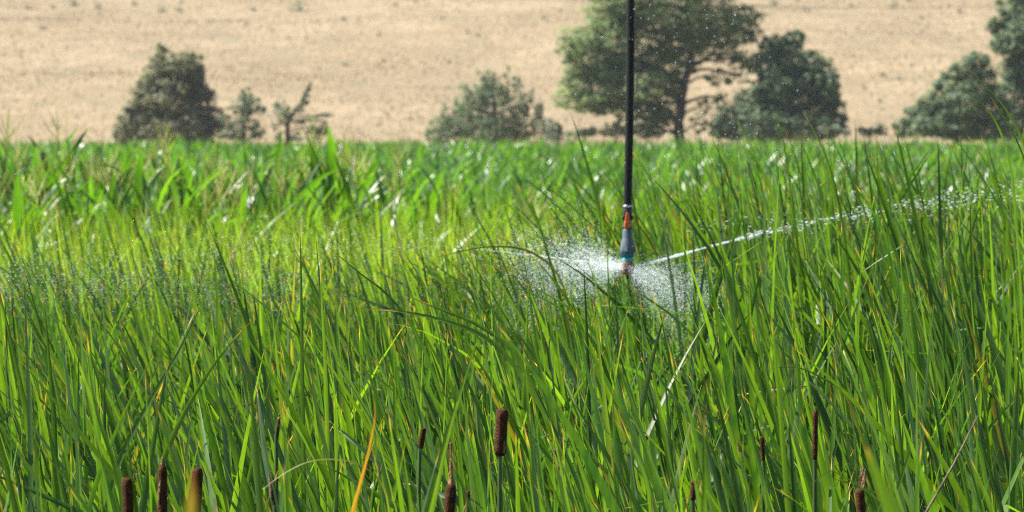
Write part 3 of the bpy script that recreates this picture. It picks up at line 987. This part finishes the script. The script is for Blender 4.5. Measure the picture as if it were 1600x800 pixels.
def corn_leaf_set(bases, H, nl, top_only=False):
    m = len(bases)
    own = np.repeat(np.arange(m), nl)
    k = np.tile(np.arange(nl), m)
    n = len(own)
    f = (k + U(-.25, .25, n)) / (nl - 1)
    f = np.clip(f, 0, 1)
    lo = 0.45 if top_only else 0.16
    z = H[own] * (lo + (0.90 - lo) * f)
    plane = U(0, math.pi, m)[own]
    phi = plane + math.pi * (k % 2) + rng.normal(0, .35, n)
    b = np.zeros((n, 3)); b[:, :2] = bases[own]; b[:, 2] = z
    L = (0.62 + 0.25 * np.sin(f * math.pi)) * U(0.8, 1.15, n) * np.where(f > .85, .72, 1)
    th0 = np.clip(rng.normal(0.50, .12, n) - 0.22 * f, .1, 1)
    th1 = np.clip(rng.normal(1.15, .40, n) - 0.55 * f, .1, 2.2)
    r = np.clip(rng.normal(.45, .25, n), 0, 1)
    tip = np.where(rng.random(n) < .10, U(0.02, .08, n), .003)
    dry = np.where((f < .25) & (rng.random(n) < .4), U(.2, .9, n), 0)
    return own, b, dict(length=L, width=np.clip(rng.normal(.068, .012, n), .04, .10), phi=phi, th0=th0, th1=th1, pw=1.4, tw0=rng.normal(0, .35, n), tw1=rng.normal(0, .8, n), profile='corn', fold=.14), (r, tip, dry)


xs_, ys_ = [], []
for row, y in enumerate(np.arange(20.0, 140, 0.55)):
    hw = 0.1333 * y * 1.12 + 2.4
    k = max(2, int(2 * hw * (4.2 if y < 70 else 3.0)))
    xs_.append(U(-hw, hw, k)); ys_.append(y + rng.normal(0, .09, k))
cx, cy = np.concatenate(xs_), np.concatenate(ys_)
ok = cy > corn_edge(cx, cy) + 0.0 * cx
ok &= (cy > 23)
cx, cy = cx[ok], cy[ok]
cu = 800 + FPX * cx / cy
inview = (cu > -30) & (cu < 1630)
order = np.argsort(np.where(inview, cy, 1e6))
near = order[:298]
isnear = np.zeros(len(cx), bool); isnear[near] = True
# individual corn plants
bases = np.stack([cx[near], cy[near]], 1)
Hc = corn_h(bases[:, 0], bases[:, 1]) + rng.normal(0, .17, len(near))
own, b3, prm, (r, tip, dry) = corn_leaf_set(bases, Hc, 10)
V, P, s = straps(b3, S=7, **prm)
A = strap_attr(V, s, r, tip, dry)
FACE = strap_faces(7, 3)
order_l = np.argsort(own, kind='stable')
starts = np.searchsorted(own[order_l], np.arange(len(near) + 1))


def tassel_mesh(k):
    b = MB()
    b.tube([(0, 0, -.05), (.005, 0, .16), (.012, .004, .34)], [.006, .005, .002], 4, cap=False)
    for q in range(7):
        a = q * 2.4 + k
        L = U(.12, .2)
        b.tube([(0, 0, .03 + .018 * q), (.4 * L * math.cos(a), .4 * L * math.sin(a), .1 + .02 * q), (.65 * L * math.cos(a), .65 * L * math.sin(a), .10 + .02 * q + L * .55)], [.005, .005, .002], 3, cap=False)
    o = b.build('tassel', M['tassel'])
    me = o.data
    bpy.data.objects.remove(o)
    return me


TASSELS = [tassel_mesh(k) for k in range(6)]
b = MB(); b.tube([(0, 0, 0), (.004, .003, .5), (0, 0, 1.0)], [.015, .012, .006], 6, cap=False)
o = b.build('stalk', M['corn_stalk']); STALK = o.data; bpy.data.objects.remove(o)
for i in range(len(near)):
    x, y = bases[i]
    u = 800 + FPX * x / y
    part = ('at the left edge' if u < 170 else 'below the olive bush' if u < 345 else 'below the small juniper' if u < 425 else 'below the crooked tree' if u < 520 else
            'below the bare hill gap' if u < 660 else 'below the upright bush' if u < 860 else 'left of the hose' if u < 980 else 'right of the hose')
    dpt = y - corn_edge(x, y)
    row = 'front row' if dpt < 1.2 else 'second rank' if dpt < 2.6 else 'third rank' if dpt < 4.2 else 'fourth rank'
    has_tassel = rng.random() < .35
    size = 'tall' if Hc[i] > np.median(Hc) else 'shorter'
    look = '%s corn plant %s' % (size, 'with pale tassel' if has_tassel else 'without tassel')
    t_ = tag(empty('corn_plant', (x, y, 0)), '%s, %s of the field %s' % (look, row, part), 'corn plant', '%s, %s %s' % (look, row, part))
    o = link('stalk', STALK, t_); o.scale = (1, 1, float(Hc[i]))
    for j in order_l[starts[i]:starts[i + 1]]:
        me = make_mesh('leaf', V[j].reshape(-1, 3) - np.array((x, y, 0)), FACE, M['corn'], A[j].reshape(-1, 4))
        link('leaf', me, t_)
    if has_tassel:
        o = link('tassel', TASSELS[i % 6], t_, (0, 0, float(Hc[i]) - .03)); o.rotation_euler = (U(-.1, .1), U(-.1, .1), U(0, 6))
# the rest of the field
rest = np.where(~isnear)[0]
parts = []
for y0, y1, nl, S, three, topo in ((0, 45, 10, 6, True, False), (45, 75, 7, 4, False, True), (75, 200, 5, 3, False, True)):
    sel = rest[(cy[rest] >= y0) & (cy[rest] < y1)]
    if not len(sel):
        continue
    bs = np.stack([cx[sel], cy[sel]], 1)
    h = corn_h(bs[:, 0], bs[:, 1]) + rng.normal(0, .15, len(sel))
    own, b3, prm, (r, tip, dry) = corn_leaf_set(bs, h, nl, topo)
    if not three:
        prm['fold'] = 0
    if y0 >= 75:
        prm['width'] = prm['width'] * 1.3
    V, P, s = straps(b3, S=S, three=three, **prm)
    parts.append(join_straps(V, strap_attr(V, s, r, tip, dry)))
    # stalks as narrow crossed blades, tassels as upright pale blades
    n = len(sel)
    b0 = np.zeros((n, 3)); b0[:, :2] = bs
    V, P, s = straps(b0, h, np.full(n, .026), U(0, 6, n), np.zeros(n), np.zeros(n), 1.0, U(0, 6, n), np.full(n, 2.0), S=3, three=False, profile='corn')
    parts.append(join_straps(V, strap_attr(V, s, np.full(n, .4), np.zeros(n), np.zeros(n))))
off = 0; VV, FF, AA = [], [], []
for v_, f_, a_ in parts:
    VV.append(v_); FF.append(f_ + off); AA.append(a_); off += len(v_)
corn_rest = link('corn_field', make_mesh('corn_field', np.concatenate(VV), np.concatenate(FF), M['corn'], np.concatenate(AA)))
tag(corn_rest, 'far rows of green corn running back to the hill', 'corn', kind='stuff')
sel = rest[rng.random(len(rest)) < .25]
sel = sel[cy[sel] < 110]
k = 4
own = np.repeat(sel, k); n = len(own)
b0 = np.stack([cx[own], cy[own], corn_h(cx[own], cy[own]) - .06], 1)
V, P, s = straps(b0, U(.18, .34, n), np.full(n, .010) * np.clip(cy[own] / 40, 1, 2.2), U(0, 6.3, n), U(0, .45, n), U(0, .3, n), 1.0, U(0, 6, n), U(-1, 1, n), S=2, three=False, profile='g')
v_, f_, a_ = join_straps(V, strap_attr(V, s, U(0, 1, n), np.zeros(n), np.zeros(n)))
tag(link('corn_tassels', make_mesh('corn_tassels', v_, f_, M['tassel'], a_)), 'pale tassels standing over the far corn rows', 'corn tassels', kind='stuff')

# ------------------------------------------------------------------ tall grass between marsh and corn
n = 18000
y = U(16.5, 25, n); hw = 0.1333 * y * 1.12 + 1.8
x = U(-1, 1, n) * hw
okk = y < corn_edge(x, y) + 0.5
x, y = x[okk], y[okk]; n = len(x)
V, P, s = straps(np.stack([x, y, 0 * x], 1), None, U(.012, .034, n), math.pi + rng.normal(0, 1.3, n), U(0, .12, n), np.abs(rng.normal(.3, .3, n)), 1.8, U(0, 6.28, n), rng.normal(0, 1.2, n), S=7, three=False,
                 H=np.clip(rng.normal(1.94, .16, n), 1.0, 2.25), profile='g')
v_, f_, a_ = join_straps(V, strap_attr(V, s, U(0, 1, n), np.where(rng.random(n) < .15, U(.005, .03, n), .001), np.where(rng.random(n) < .05, U(.5, 1, n), 0)))
tag(link('tall_grass', make_mesh('tall_grass', v_, f_, M['meadow'], a_)), 'pale yellow green grass between the cattails and the corn', 'grass', kind='stuff')

# ------------------------------------------------------------------ cattails
# hero blades: tip -> down, photo pixels, distance, width in mm, tone, dry tip, dry, label
HERO = [
    ([(318, 468), (281, 545), (236, 622), (190, 710), (165, 800)], 6.9, 12, .55, .01, 0, 'cattail with one long blade leaning right over the left marsh'),
    ([(400, 495), (362, 535), (325, 584), (280, 662), (245, 752), (235, 830)], 6.4, 12, .75, .04, 0, 'cattail whose yellow-tipped blade slants right above the left seed heads'),
    ([(30, 560), (70, 606), (122, 670), (182, 748), (215, 820)], 6.3, 13, .5, .01, 0, 'cattail with a broad blade slanting left at the left edge'),
    ([(469, 352), (471, 450), (472, 560), (474, 700)], 7.6, 10, .5, .01, 0, 'cattail with a single tall straight dark blade left of centre'),
    ([(500, 392), (503, 470), (508, 560), (512, 700)], 7.8, 10, .8, .05, 0, 'cattail with a straight yellow-tipped blade left of centre'),
    ([(243, 553), (215, 606), (184, 672), (150, 760)], 6.6, 12, .15, .006, 0, 'cattail with a bluish pale blade leaning right in the lower left'),
    ([(134, 536), (142, 600), (155, 660), (185, 750), (195, 830)], 6.2, 15, .95, .008, 0, 'cattail with a bright yellow green blade in the lower left'),
    ([(515, 388), (560, 426), (606, 462), (650, 520), (690, 620)], 8.6, 11, .4, .01, 0, 'cattail with a blade arching left beneath the left spray'),
    ([(556, 482), (620, 486), (690, 500), (760, 528), (810, 580)], 8.0, 12, .8, .06, 0, 'cattail with a nearly flat yellow-tipped blade in the centre'),
    ([(628, 459), (680, 481), (742, 506), (800, 548), (840, 620)], 8.1, 13, .7, .05, 0, 'cattail with a bright blade bowed to the left in the centre'),
    ([(585, 620), (586, 650), (583, 672), (574, 715), (562, 760), (549, 812)], 5.35, 10, .9, .25, 1.0, 'cattail with a dry orange blade at the bottom left of centre'),
    ([(402, 771), (440, 741), (482, 720), (525, 716), (566, 726), (600, 760), (612, 830)], 5.8, 5, .8, .01, .25, 'cattail with a thin pale blade arched over near the bottom'),
    ([(36, 425), (40, 520), (44, 620), (47, 720), (47, 830)], 6.6, 14, .25, .01, 0, 'cattail with a tall dark upright blade at the left edge'),
    ([(70, 455), (78, 560), (86, 660), (88, 800)], 7.0, 13, .35, .01, 0, 'cattail with a tall dark blade second from the left edge'),
    ([(1204, 589), (1210, 640), (1222, 700), (1246, 790), (1252, 840)], 6.0, 14, .95, .025, 0, 'cattail with a broad bright orange-tipped blade right of centre'),
    ([(1147, 668), (1155, 715), (1166, 760), (1178, 830)], 5.7, 12, .98, .03, 0, 'cattail with a bright yellow green blade at the bottom right of centre'),
    ([(950, 643), (972, 672), (996, 712), (1012, 760), (1020, 830)], 5.8, 13, .9, .03, 0, 'cattail with a bright curved orange-tipped blade below the sprinkler'),
    ([(1062, 652), (1100, 682), (1135, 722), (1160, 790)], 6.2, 8, .85, .03, 0, 'cattail with a narrow blade pointing left, right of the sprinkler line'),
    ([(1265, 760), (1292, 740), (1304, 738), (1345, 762), (1392, 800), (1420, 850)], 5.6, 7, .85, .01, 0, 'cattail with a kinked blade folded over at the bottom right'),
    ([(1192, 578), (1222, 573), (1248, 574), (1280, 588), (1318, 614), (1345, 680)], 7.6, 8, .1, .01, .15, 'cattail with a pale arched blade in the right marsh'),
    ([(780, 441), (836, 461), (886, 490), (930, 540), (960, 620)], 9.0, 11, .35, .01, 0, 'cattail with a dark blade bowed left under the left spray cloud'),
    ([(800, 433), (850, 458), (892, 484), (935, 530), (970, 610)], 9.3, 11, .65, .03, 0, 'cattail with a lighter blade bowed left just under the left spray cloud'),
    ([(812, 383), (848, 418), (886, 468), (915, 540), (930, 620)], 10.5, 12, .7, .06, 0, 'cattail with a yellow-tipped blade at the left end of the spray cloud'),
    ([(969, 440), (1008, 464), (1060, 502), (1110, 560), (1140, 640)], 10.0, 12, .75, .05, 0, 'cattail with a yellow-tipped blade lying just under the nozzle'),
    ([(680, 403), (728, 391), (780, 385), (830, 394), (872, 430), (895, 500)], 11.0, 8, .3, .03, .2, 'cattail with a pale arched blade left of the spray cloud'),
    ([(1473, 127), (1500, 140), (1532, 160), (1560, 200), (1580, 270), (1590, 380)], 9.5, 9, .75, .03, 0, 'cattail with the highest arched blade at the right edge'),
    ([(1512, 106), (1540, 134), (1572, 170), (1602, 230), (1620, 330)], 9.2, 9, .7, .01, 0, 'cattail with a tall blade leaning left over the round bush'),
    ([(1538, 142), (1560, 175), (1584, 215), (1606, 280), (1620, 400)], 9.0, 9, .8, .03, 0, 'cattail with a tall yellow-tipped blade at the far right'),
    ([(1203, 170), (1214, 190), (1222, 214), (1232, 280), (1245, 380)], 11.4, 9, .3, .01, 0, 'cattail with a pale-tipped blade against the dark bush'),
    ([(1252, 172), (1268, 200), (1290, 245), (1310, 320), (1325, 420)], 11.0, 10, .6, .02, 0, 'cattail with a blade leaning left across the dark bush'),
    ([(912, 416), (916, 500), (919, 600), (921, 740)], 8.2, 13, .15, .005, 0, 'cattail with a straight dark blade left of the nozzle'),
    ([(948, 372), (950, 430), (953, 500), (958, 620)], 10.5, 9, .8, .05, 0, 'cattail with a narrow upright blade in front of the left spray'),
    ([(959, 424), (964, 490), (967, 570), (970, 700)], 9.0, 12, .2, .005, 0, 'cattail with a straight dark blade ending just below the nozzle'),
    ([(508, 385), (540, 410), (585, 436)], 9.4, 9, .5, .01, 0, None),
]
HERO = [h for h in HERO if h[6]]


def hero_blade(px, Y, wmm, tone, tip, dry, taper=.30):
    pts = [at(u, v, Y) for u, v in px][::-1]                  # base side first
    p0, p1 = pts[0], pts[1]
    dirv = (p0 - p1) / np.linalg.norm(p0 - p1)
    pos, down = p0.copy(), []
    while pos[2] > 0.14:                                      # on down to the root, bending upright
        dirv = dirv * .72 + np.array((0, 0, -.28)); dirv = dirv / np.linalg.norm(dirv)
        pos = pos + dirv * .13
        down.append(pos.copy())
    g = np.array((pos[0], pos[1], 0.0))
    ctrl = [g] + down[::-1] + pts
    P_ = [2 * ctrl[0] - ctrl[1]] + ctrl + [2 * ctrl[-1] - ctrl[-2]]
    sp = []
    for i in range(len(ctrl) - 1):
        a, b_, c, d = P_[i], P_[i + 1], P_[i + 2], P_[i + 3]
        for t in np.linspace(0, 1, 5 if i > len(down) else 2)[:-1]:
            sp.append(0.5 * ((2 * b_) + (-a + c) * t + (2 * a - 5 * b_ + 4 * c - d) * t * t + (-a + 3 * b_ - 3 * c + d) * t ** 3))
    sp.append(ctrl[-1])
    sp = np.array(sp)
    S1 = len(sp)
    seg = np.concatenate([[0], np.cumsum(np.linalg.norm(np.diff(sp, axis=0), axis=1))])
    s = seg / seg[-1]
    sp[:, 1] += (s - s.mean()) * U(-.12, .05)
    d = np.gradient(sp, axis=0); d /= np.linalg.norm(d, axis=1, keepdims=True)
    side = np.cross(d, np.array((0, 1, 0))); side /= np.linalg.norm(side, axis=1, keepdims=True)
    nrm = np.cross(side, d)
    tw = (U(-.5, .5) + U(-.5, .5) * s)[:, None]
    w = side * np.cos(tw) + nrm * np.sin(tw)
    nr = np.cross(w, d)
    dist = (1 - s) * seg[-1]
    pr = np.maximum(np.clip(dist / taper, 0, 1) ** 0.7, .03)
    hw = (wmm * .00043 * pr)[:, None]
    V = np.stack([sp - w * hw, sp + nr * hw * .25, sp + w * hw], 1)
    return V[None], s[None], g


def marsh_place(u, y):
    side = ('at the left edge' if u < 150 else 'by the three left seed heads' if u < 340 else 'by the thin left spikes' if u < 500 else 'by the dry orange blade' if u < 640 else
            'by the thick seed head' if u < 840 else 'under the sprinkler' if u < 1040 else 'right of the sprinkler' if u < 1180 else 'by the slim seed head' if u < 1310 else
            'by the leaning dry stem' if u < 1480 else 'at the right edge')
    return side, ('front row' if y < 6.0 else 'second rank' if y < 7.0 else 'third rank' if y < 7.6 else 'fourth rank' if y < 8.2 else 'fifth rank')


def blade_obj(V, A, g, parent, S):
    me = make_mesh('blade', V.reshape(-1, 3) - g, strap_faces(S, 3), M['cattail'], A.reshape(-1, 4))
    return link('blade', me, parent)


count = 0
for px, Y, wmm, tone, tip, dry, lab in HERO:
    V, s, g = hero_blade(px, Y, wmm, tone, tip, dry)
    t_ = tag(empty('cattail_plant', g), lab, 'cattail', 'cattails with a blade that stands out')
    blade_obj(V, strap_attr(V, s, tone, tip * .5, dry), g, t_, V.shape[1] - 1)
    count += 1
    own, prm, (r, tipd, dr) = cattail_leaves(g[None, :2], (3, 5))
    V, P, s = straps(S=13, **prm)
    A = strap_attr(V, s, r, tipd, dr)
    for j in np.where(~culled(V))[0]:
        blade_obj(V[j], A[j], g, t_, 13)

# seed heads: u, v_top, v_bottom, width px, distance, torn fluff, thin spike above, label
HEADS = [
    (785, 638, 713, 22, 6.2, 0, 6, 'thick dark brown cattail seed head standing clear left of centre'),
    (662, 668, 702, 11, 6.7, 0, 0, 'narrow dark cattail seed head left of the thick one'),
    (705, 757, 812, 20, 5.75, 0, 66, 'brown cattail seed head with a long thin spike on top'),
    (198, 746, 822, 19, 5.8, 0, 0, 'reddish brown cattail seed head at bottom left, leftmost of three'),
    (254, 726, 815, 17, 5.9, 1, 4, 'torn dark cattail seed head with pale fluff, middle of three'),
    (309, 730, 812, 20, 6.0, 0, 0, 'brown cattail seed head behind the blurred yellow blade'),
    (1274, 641, 720, 10, 6.6, 0, 0, 'slim black-brown cattail seed head right of centre'),
    (1343, 764, 815, 17, 5.85, 0, 0, 'thick brown cattail seed head at bottom right under a tuft'),
    (1348, 741, 775, 11, 5.95, 1, 0, 'tattered pale cattail seed head behind the thick one bottom right'),
    (1085, 750, 782, 11, 6.0, 0, 0, 'short dark cattail seed head at the bottom right of the sprinkler'),
    (436, 656, 688, 6, 6.5, 0, 10, 'thin brown young cattail spike left of centre'),
    (425, 745, 792, 8, 5.9, 1, 8, 'thin tattered brown cattail spike at the bottom left'),
    (1190, 682, 722, 8, 6.5, 0, 0, 'thin dark cattail spike left of the slim seed head'),
    (732, 766, 788, 7, 5.9, 0, 0, 'tiny reddish cattail spike beside the long-spiked seed head'),
    (1192, 655, 676, 5, 6.6, 0, 0, None),
]
for u, v0, v1, w, Y, torn, spike, lab in HEADS:
    if not lab:
        continue
    tp, bt = at(u, v0, Y), at(u + U(-6, 6), v1, Y)
    sc = Y / FPX
    g = np.array((bt[0] + U(-.05, .05), Y + U(-.04, .04), 0.0))
    t_ = tag(empty('cattail_seed_head', g), lab, 'cattail head', 'cattail seed heads')
    b = MB()
    b.tube(np.array([g, g * .5 + bt * .5 + np.array((U(-.02, .02), 0, 0)), bt + np.array((0, 0, .01))]) - g, [.006, .005, .0035], 8)
    b.build('stalk', M['cstalk'], t_)
    ax = tp - bt
    b = MB()
    R0 = w * .45 * sc
    ks = np.linspace(0, 1, 13)
    rad = R0 * np.array([.3, .6, .85, .96, 1, .99, 1, .98, .99, .97, .89, .68, .28]) * (1 + rng.normal(0, .025, 13))
    b.tube([bt + ax * [0, .015, .05, .1, .2, .35, .5, .65, .8, .88, .94, .98, 1.0][i] - g for i in range(13)], rad, 16)
    hd = b.build('seed_head', M['head'], t_)
    if torn:
        for q in range(4):
            b = MB()
            a = U(0, 6.28); f0 = U(.45, .95)
            p = bt + ax * f0 + np.array((math.cos(a), math.sin(a) - .5, 0)) * R0 * .8
            b.tube(np.array([p + (0, 0, -.014), p + rng.normal(0, .001, 3), p + rng.normal(0, .0025, 3) + (0, 0, .016)]) - g, [.001, .0026, .0008], 7)
            b.build('fluff', M['fluff'], hd)
        b = MB(); b.tube(np.array([tp, tp + ax / np.linalg.norm(ax) * .012]) - g, [R0 * .5, R0 * .15], 8); b.build('fluff', M['fluff'], hd)
    if u == 785:                                              # pale notch low on the right side
        b = MB(); p = bt + ax * .2 + np.array((R0 * .55, -R0 * .7, 0))
        b.tube(np.array([p + (0, 0, -.010), p + (.001, 0, 0), p + (0.0005, 0, .012)]) - g, [.0015, .003, .001], 7); b.build('fluff', M['fluff'], hd)
    if spike:
        b = MB()
        e = at(u + U(-3, 3), v0 - spike, Y)
        nn_ = 9
        b.tube([tp * (1 - q) + e * q - g for q in np.linspace(0, 1, nn_)], [(.0032 if spike > 20 else .002) * (1 + .35 * rng.normal()) * (1 - .55 * q) for q in np.linspace(0, 1, nn_)], 7)
        b.build('spike', M['spike'], t_)
    own, prm, (r, tipd, dr) = cattail_leaves(g[None, :2], (3, 5))
    V, P, s = straps(S=13, **prm)
    A = strap_attr(V, s, r, tipd, dr)
    for j in np.where(~culled(V))[0]:
        blade_obj(V[j], A[j], g, t_, 13)
    count += 1
# dry stick leaning in the right marsh
b = MB()
st = np.array([at(1528, 650, 5.8), at(1491, 724, 5.85), at(1452, 792, 5.9), at(1400, 880, 6.0), (0, 0, 0)])
st[4] = st[3] + (st[3] - st[0]) * 2.0; st[4][2] = 0; st[4][1] = 6.1
b.tube(st, [.0012, .0017, .002, .003, .004], 7)
tag(b.build('dry_stem', M['stick']), 'thin grey dry stem leaning right in the lower right marsh', 'stem')
# the two soft blades close to the lens
for px, Y, w, tone, tip, dry, lab in (([(306, 728), (306, 775), (304, 840), (303, 910)], 2.4, 14, 1.0, .011, .12, 'blurred yellow cattail blade very near the lens at bottom left'),
                                      ([(1346, 690), (1362, 730), (1386, 790), (1410, 860)], 3.3, 15, .8, .001, 0, 'blurred green cattail blade very near the lens at bottom right')):
    V, s, g = hero_blade(px, Y, w, tone, tip, dry, .055)
    t_ = tag(empty('cattail_plant', g), lab, 'cattail', 'cattails with a blade that stands out')
    blade_obj(V, strap_attr(V, s, tone, tip, dry), g, t_, V.shape[1] - 1)
    count += 1

# ordinary shoots
bases = scatter(5.15, 17.5, 34)
bases = bases[np.argsort(bases[:, 1])]
uu = 800 + FPX * bases[:, 0] / bases[:, 1]
vis = (uu > -20) & (uu < 1620)
near_i = np.where(vis)[0][:max(0, 300 - count)]
isn = np.zeros(len(bases), bool); isn[near_i] = True
nb = bases[near_i]
own, prm, (r, tipd, dr) = cattail_leaves(nb)
V, P, s = straps(S=13, **prm)
A = strap_attr(V, s, r, tipd, dr)
good = ~culled(V)
first = np.searchsorted(own, np.arange(len(nb) + 1))
for i in range(len(nb)):
    g = np.array((nb[i, 0], nb[i, 1], 0.0))
    js = [j for j in range(first[i], first[i + 1]) if good[j]]
    if not js:
        continue
    side, rank = marsh_place(800 + FPX * g[0] / g[1], g[1])
    look = ('one straw yellow blade' if (dr[js] > .25).any() else 'a broken folded blade' if (prm['kink_a'][js] > 0).any() else 'a drooping arched blade' if (prm['th1'][js] > .85).any() else
            'mostly yellow green blades' if r[js].mean() > .55 else 'mostly dark green blades' if r[js].mean() < .35 else 'straight mid green blades')
    t_ = tag(empty('cattail_plant', g), 'cattail shoot with %s, %s %s' % (look, rank, side), 'cattail', 'cattails with %s, %s %s' % (look, rank, side))
    for j in js:
        blade_obj(V[j], A[j], g, t_, 13)
# the rest of the stand: behind, at the sides and below the frame
far = bases[~isn]
side_b = scatter(4.0, 17.5, 20, margin_m=2.6)
su = np.abs(FPX * side_b[:, 0] / side_b[:, 1])
side_b = side_b[(su > 860) | (side_b[:, 1] < 5.15)]
allb = np.concatenate([far, side_b])
own, prm, (r, tipd, dr) = cattail_leaves(allb, (5, 10))
fr = prm['base'][:, 1] < 5.15
prm['H'] = np.where(fr, np.minimum(prm['H'], U(1.6, 2.02, len(fr))), prm['H'])
V, P, s = straps(S=11, **prm)
A = strap_attr(V, s, r, tipd, dr)
good = ~culled(V)
v_, f_, a_ = join_straps(V[good], A[good])
tag(link('cattail_stand', make_mesh('cattail_stand', v_, f_, M['cattail'], a_)), 'dense mass of cattail blades filling the marsh behind the front shoots', 'cattails', kind='stuff')

# ------------------------------------------------------------------ haze over the valley
hz_m, t, out = new_mat('haze')
pv = N(t, 'VolumePrincipled')
pv.inputs['Color'].default_value = (0.84, 0.93, 1.0, 1)
pv.inputs['Density'].default_value = 0.00019
pv.inputs['Anisotropy'].default_value = 0.3
t.links.new(pv.outputs[0], out.inputs['Volume'])
b = MB()
b.box((0, 430, 30), (1000, 760, 32))
hz = b.build('haze', hz_m, smooth=False)
tag(hz, 'thin pale haze in the air over the field and hill', 'haze', kind='stuff')
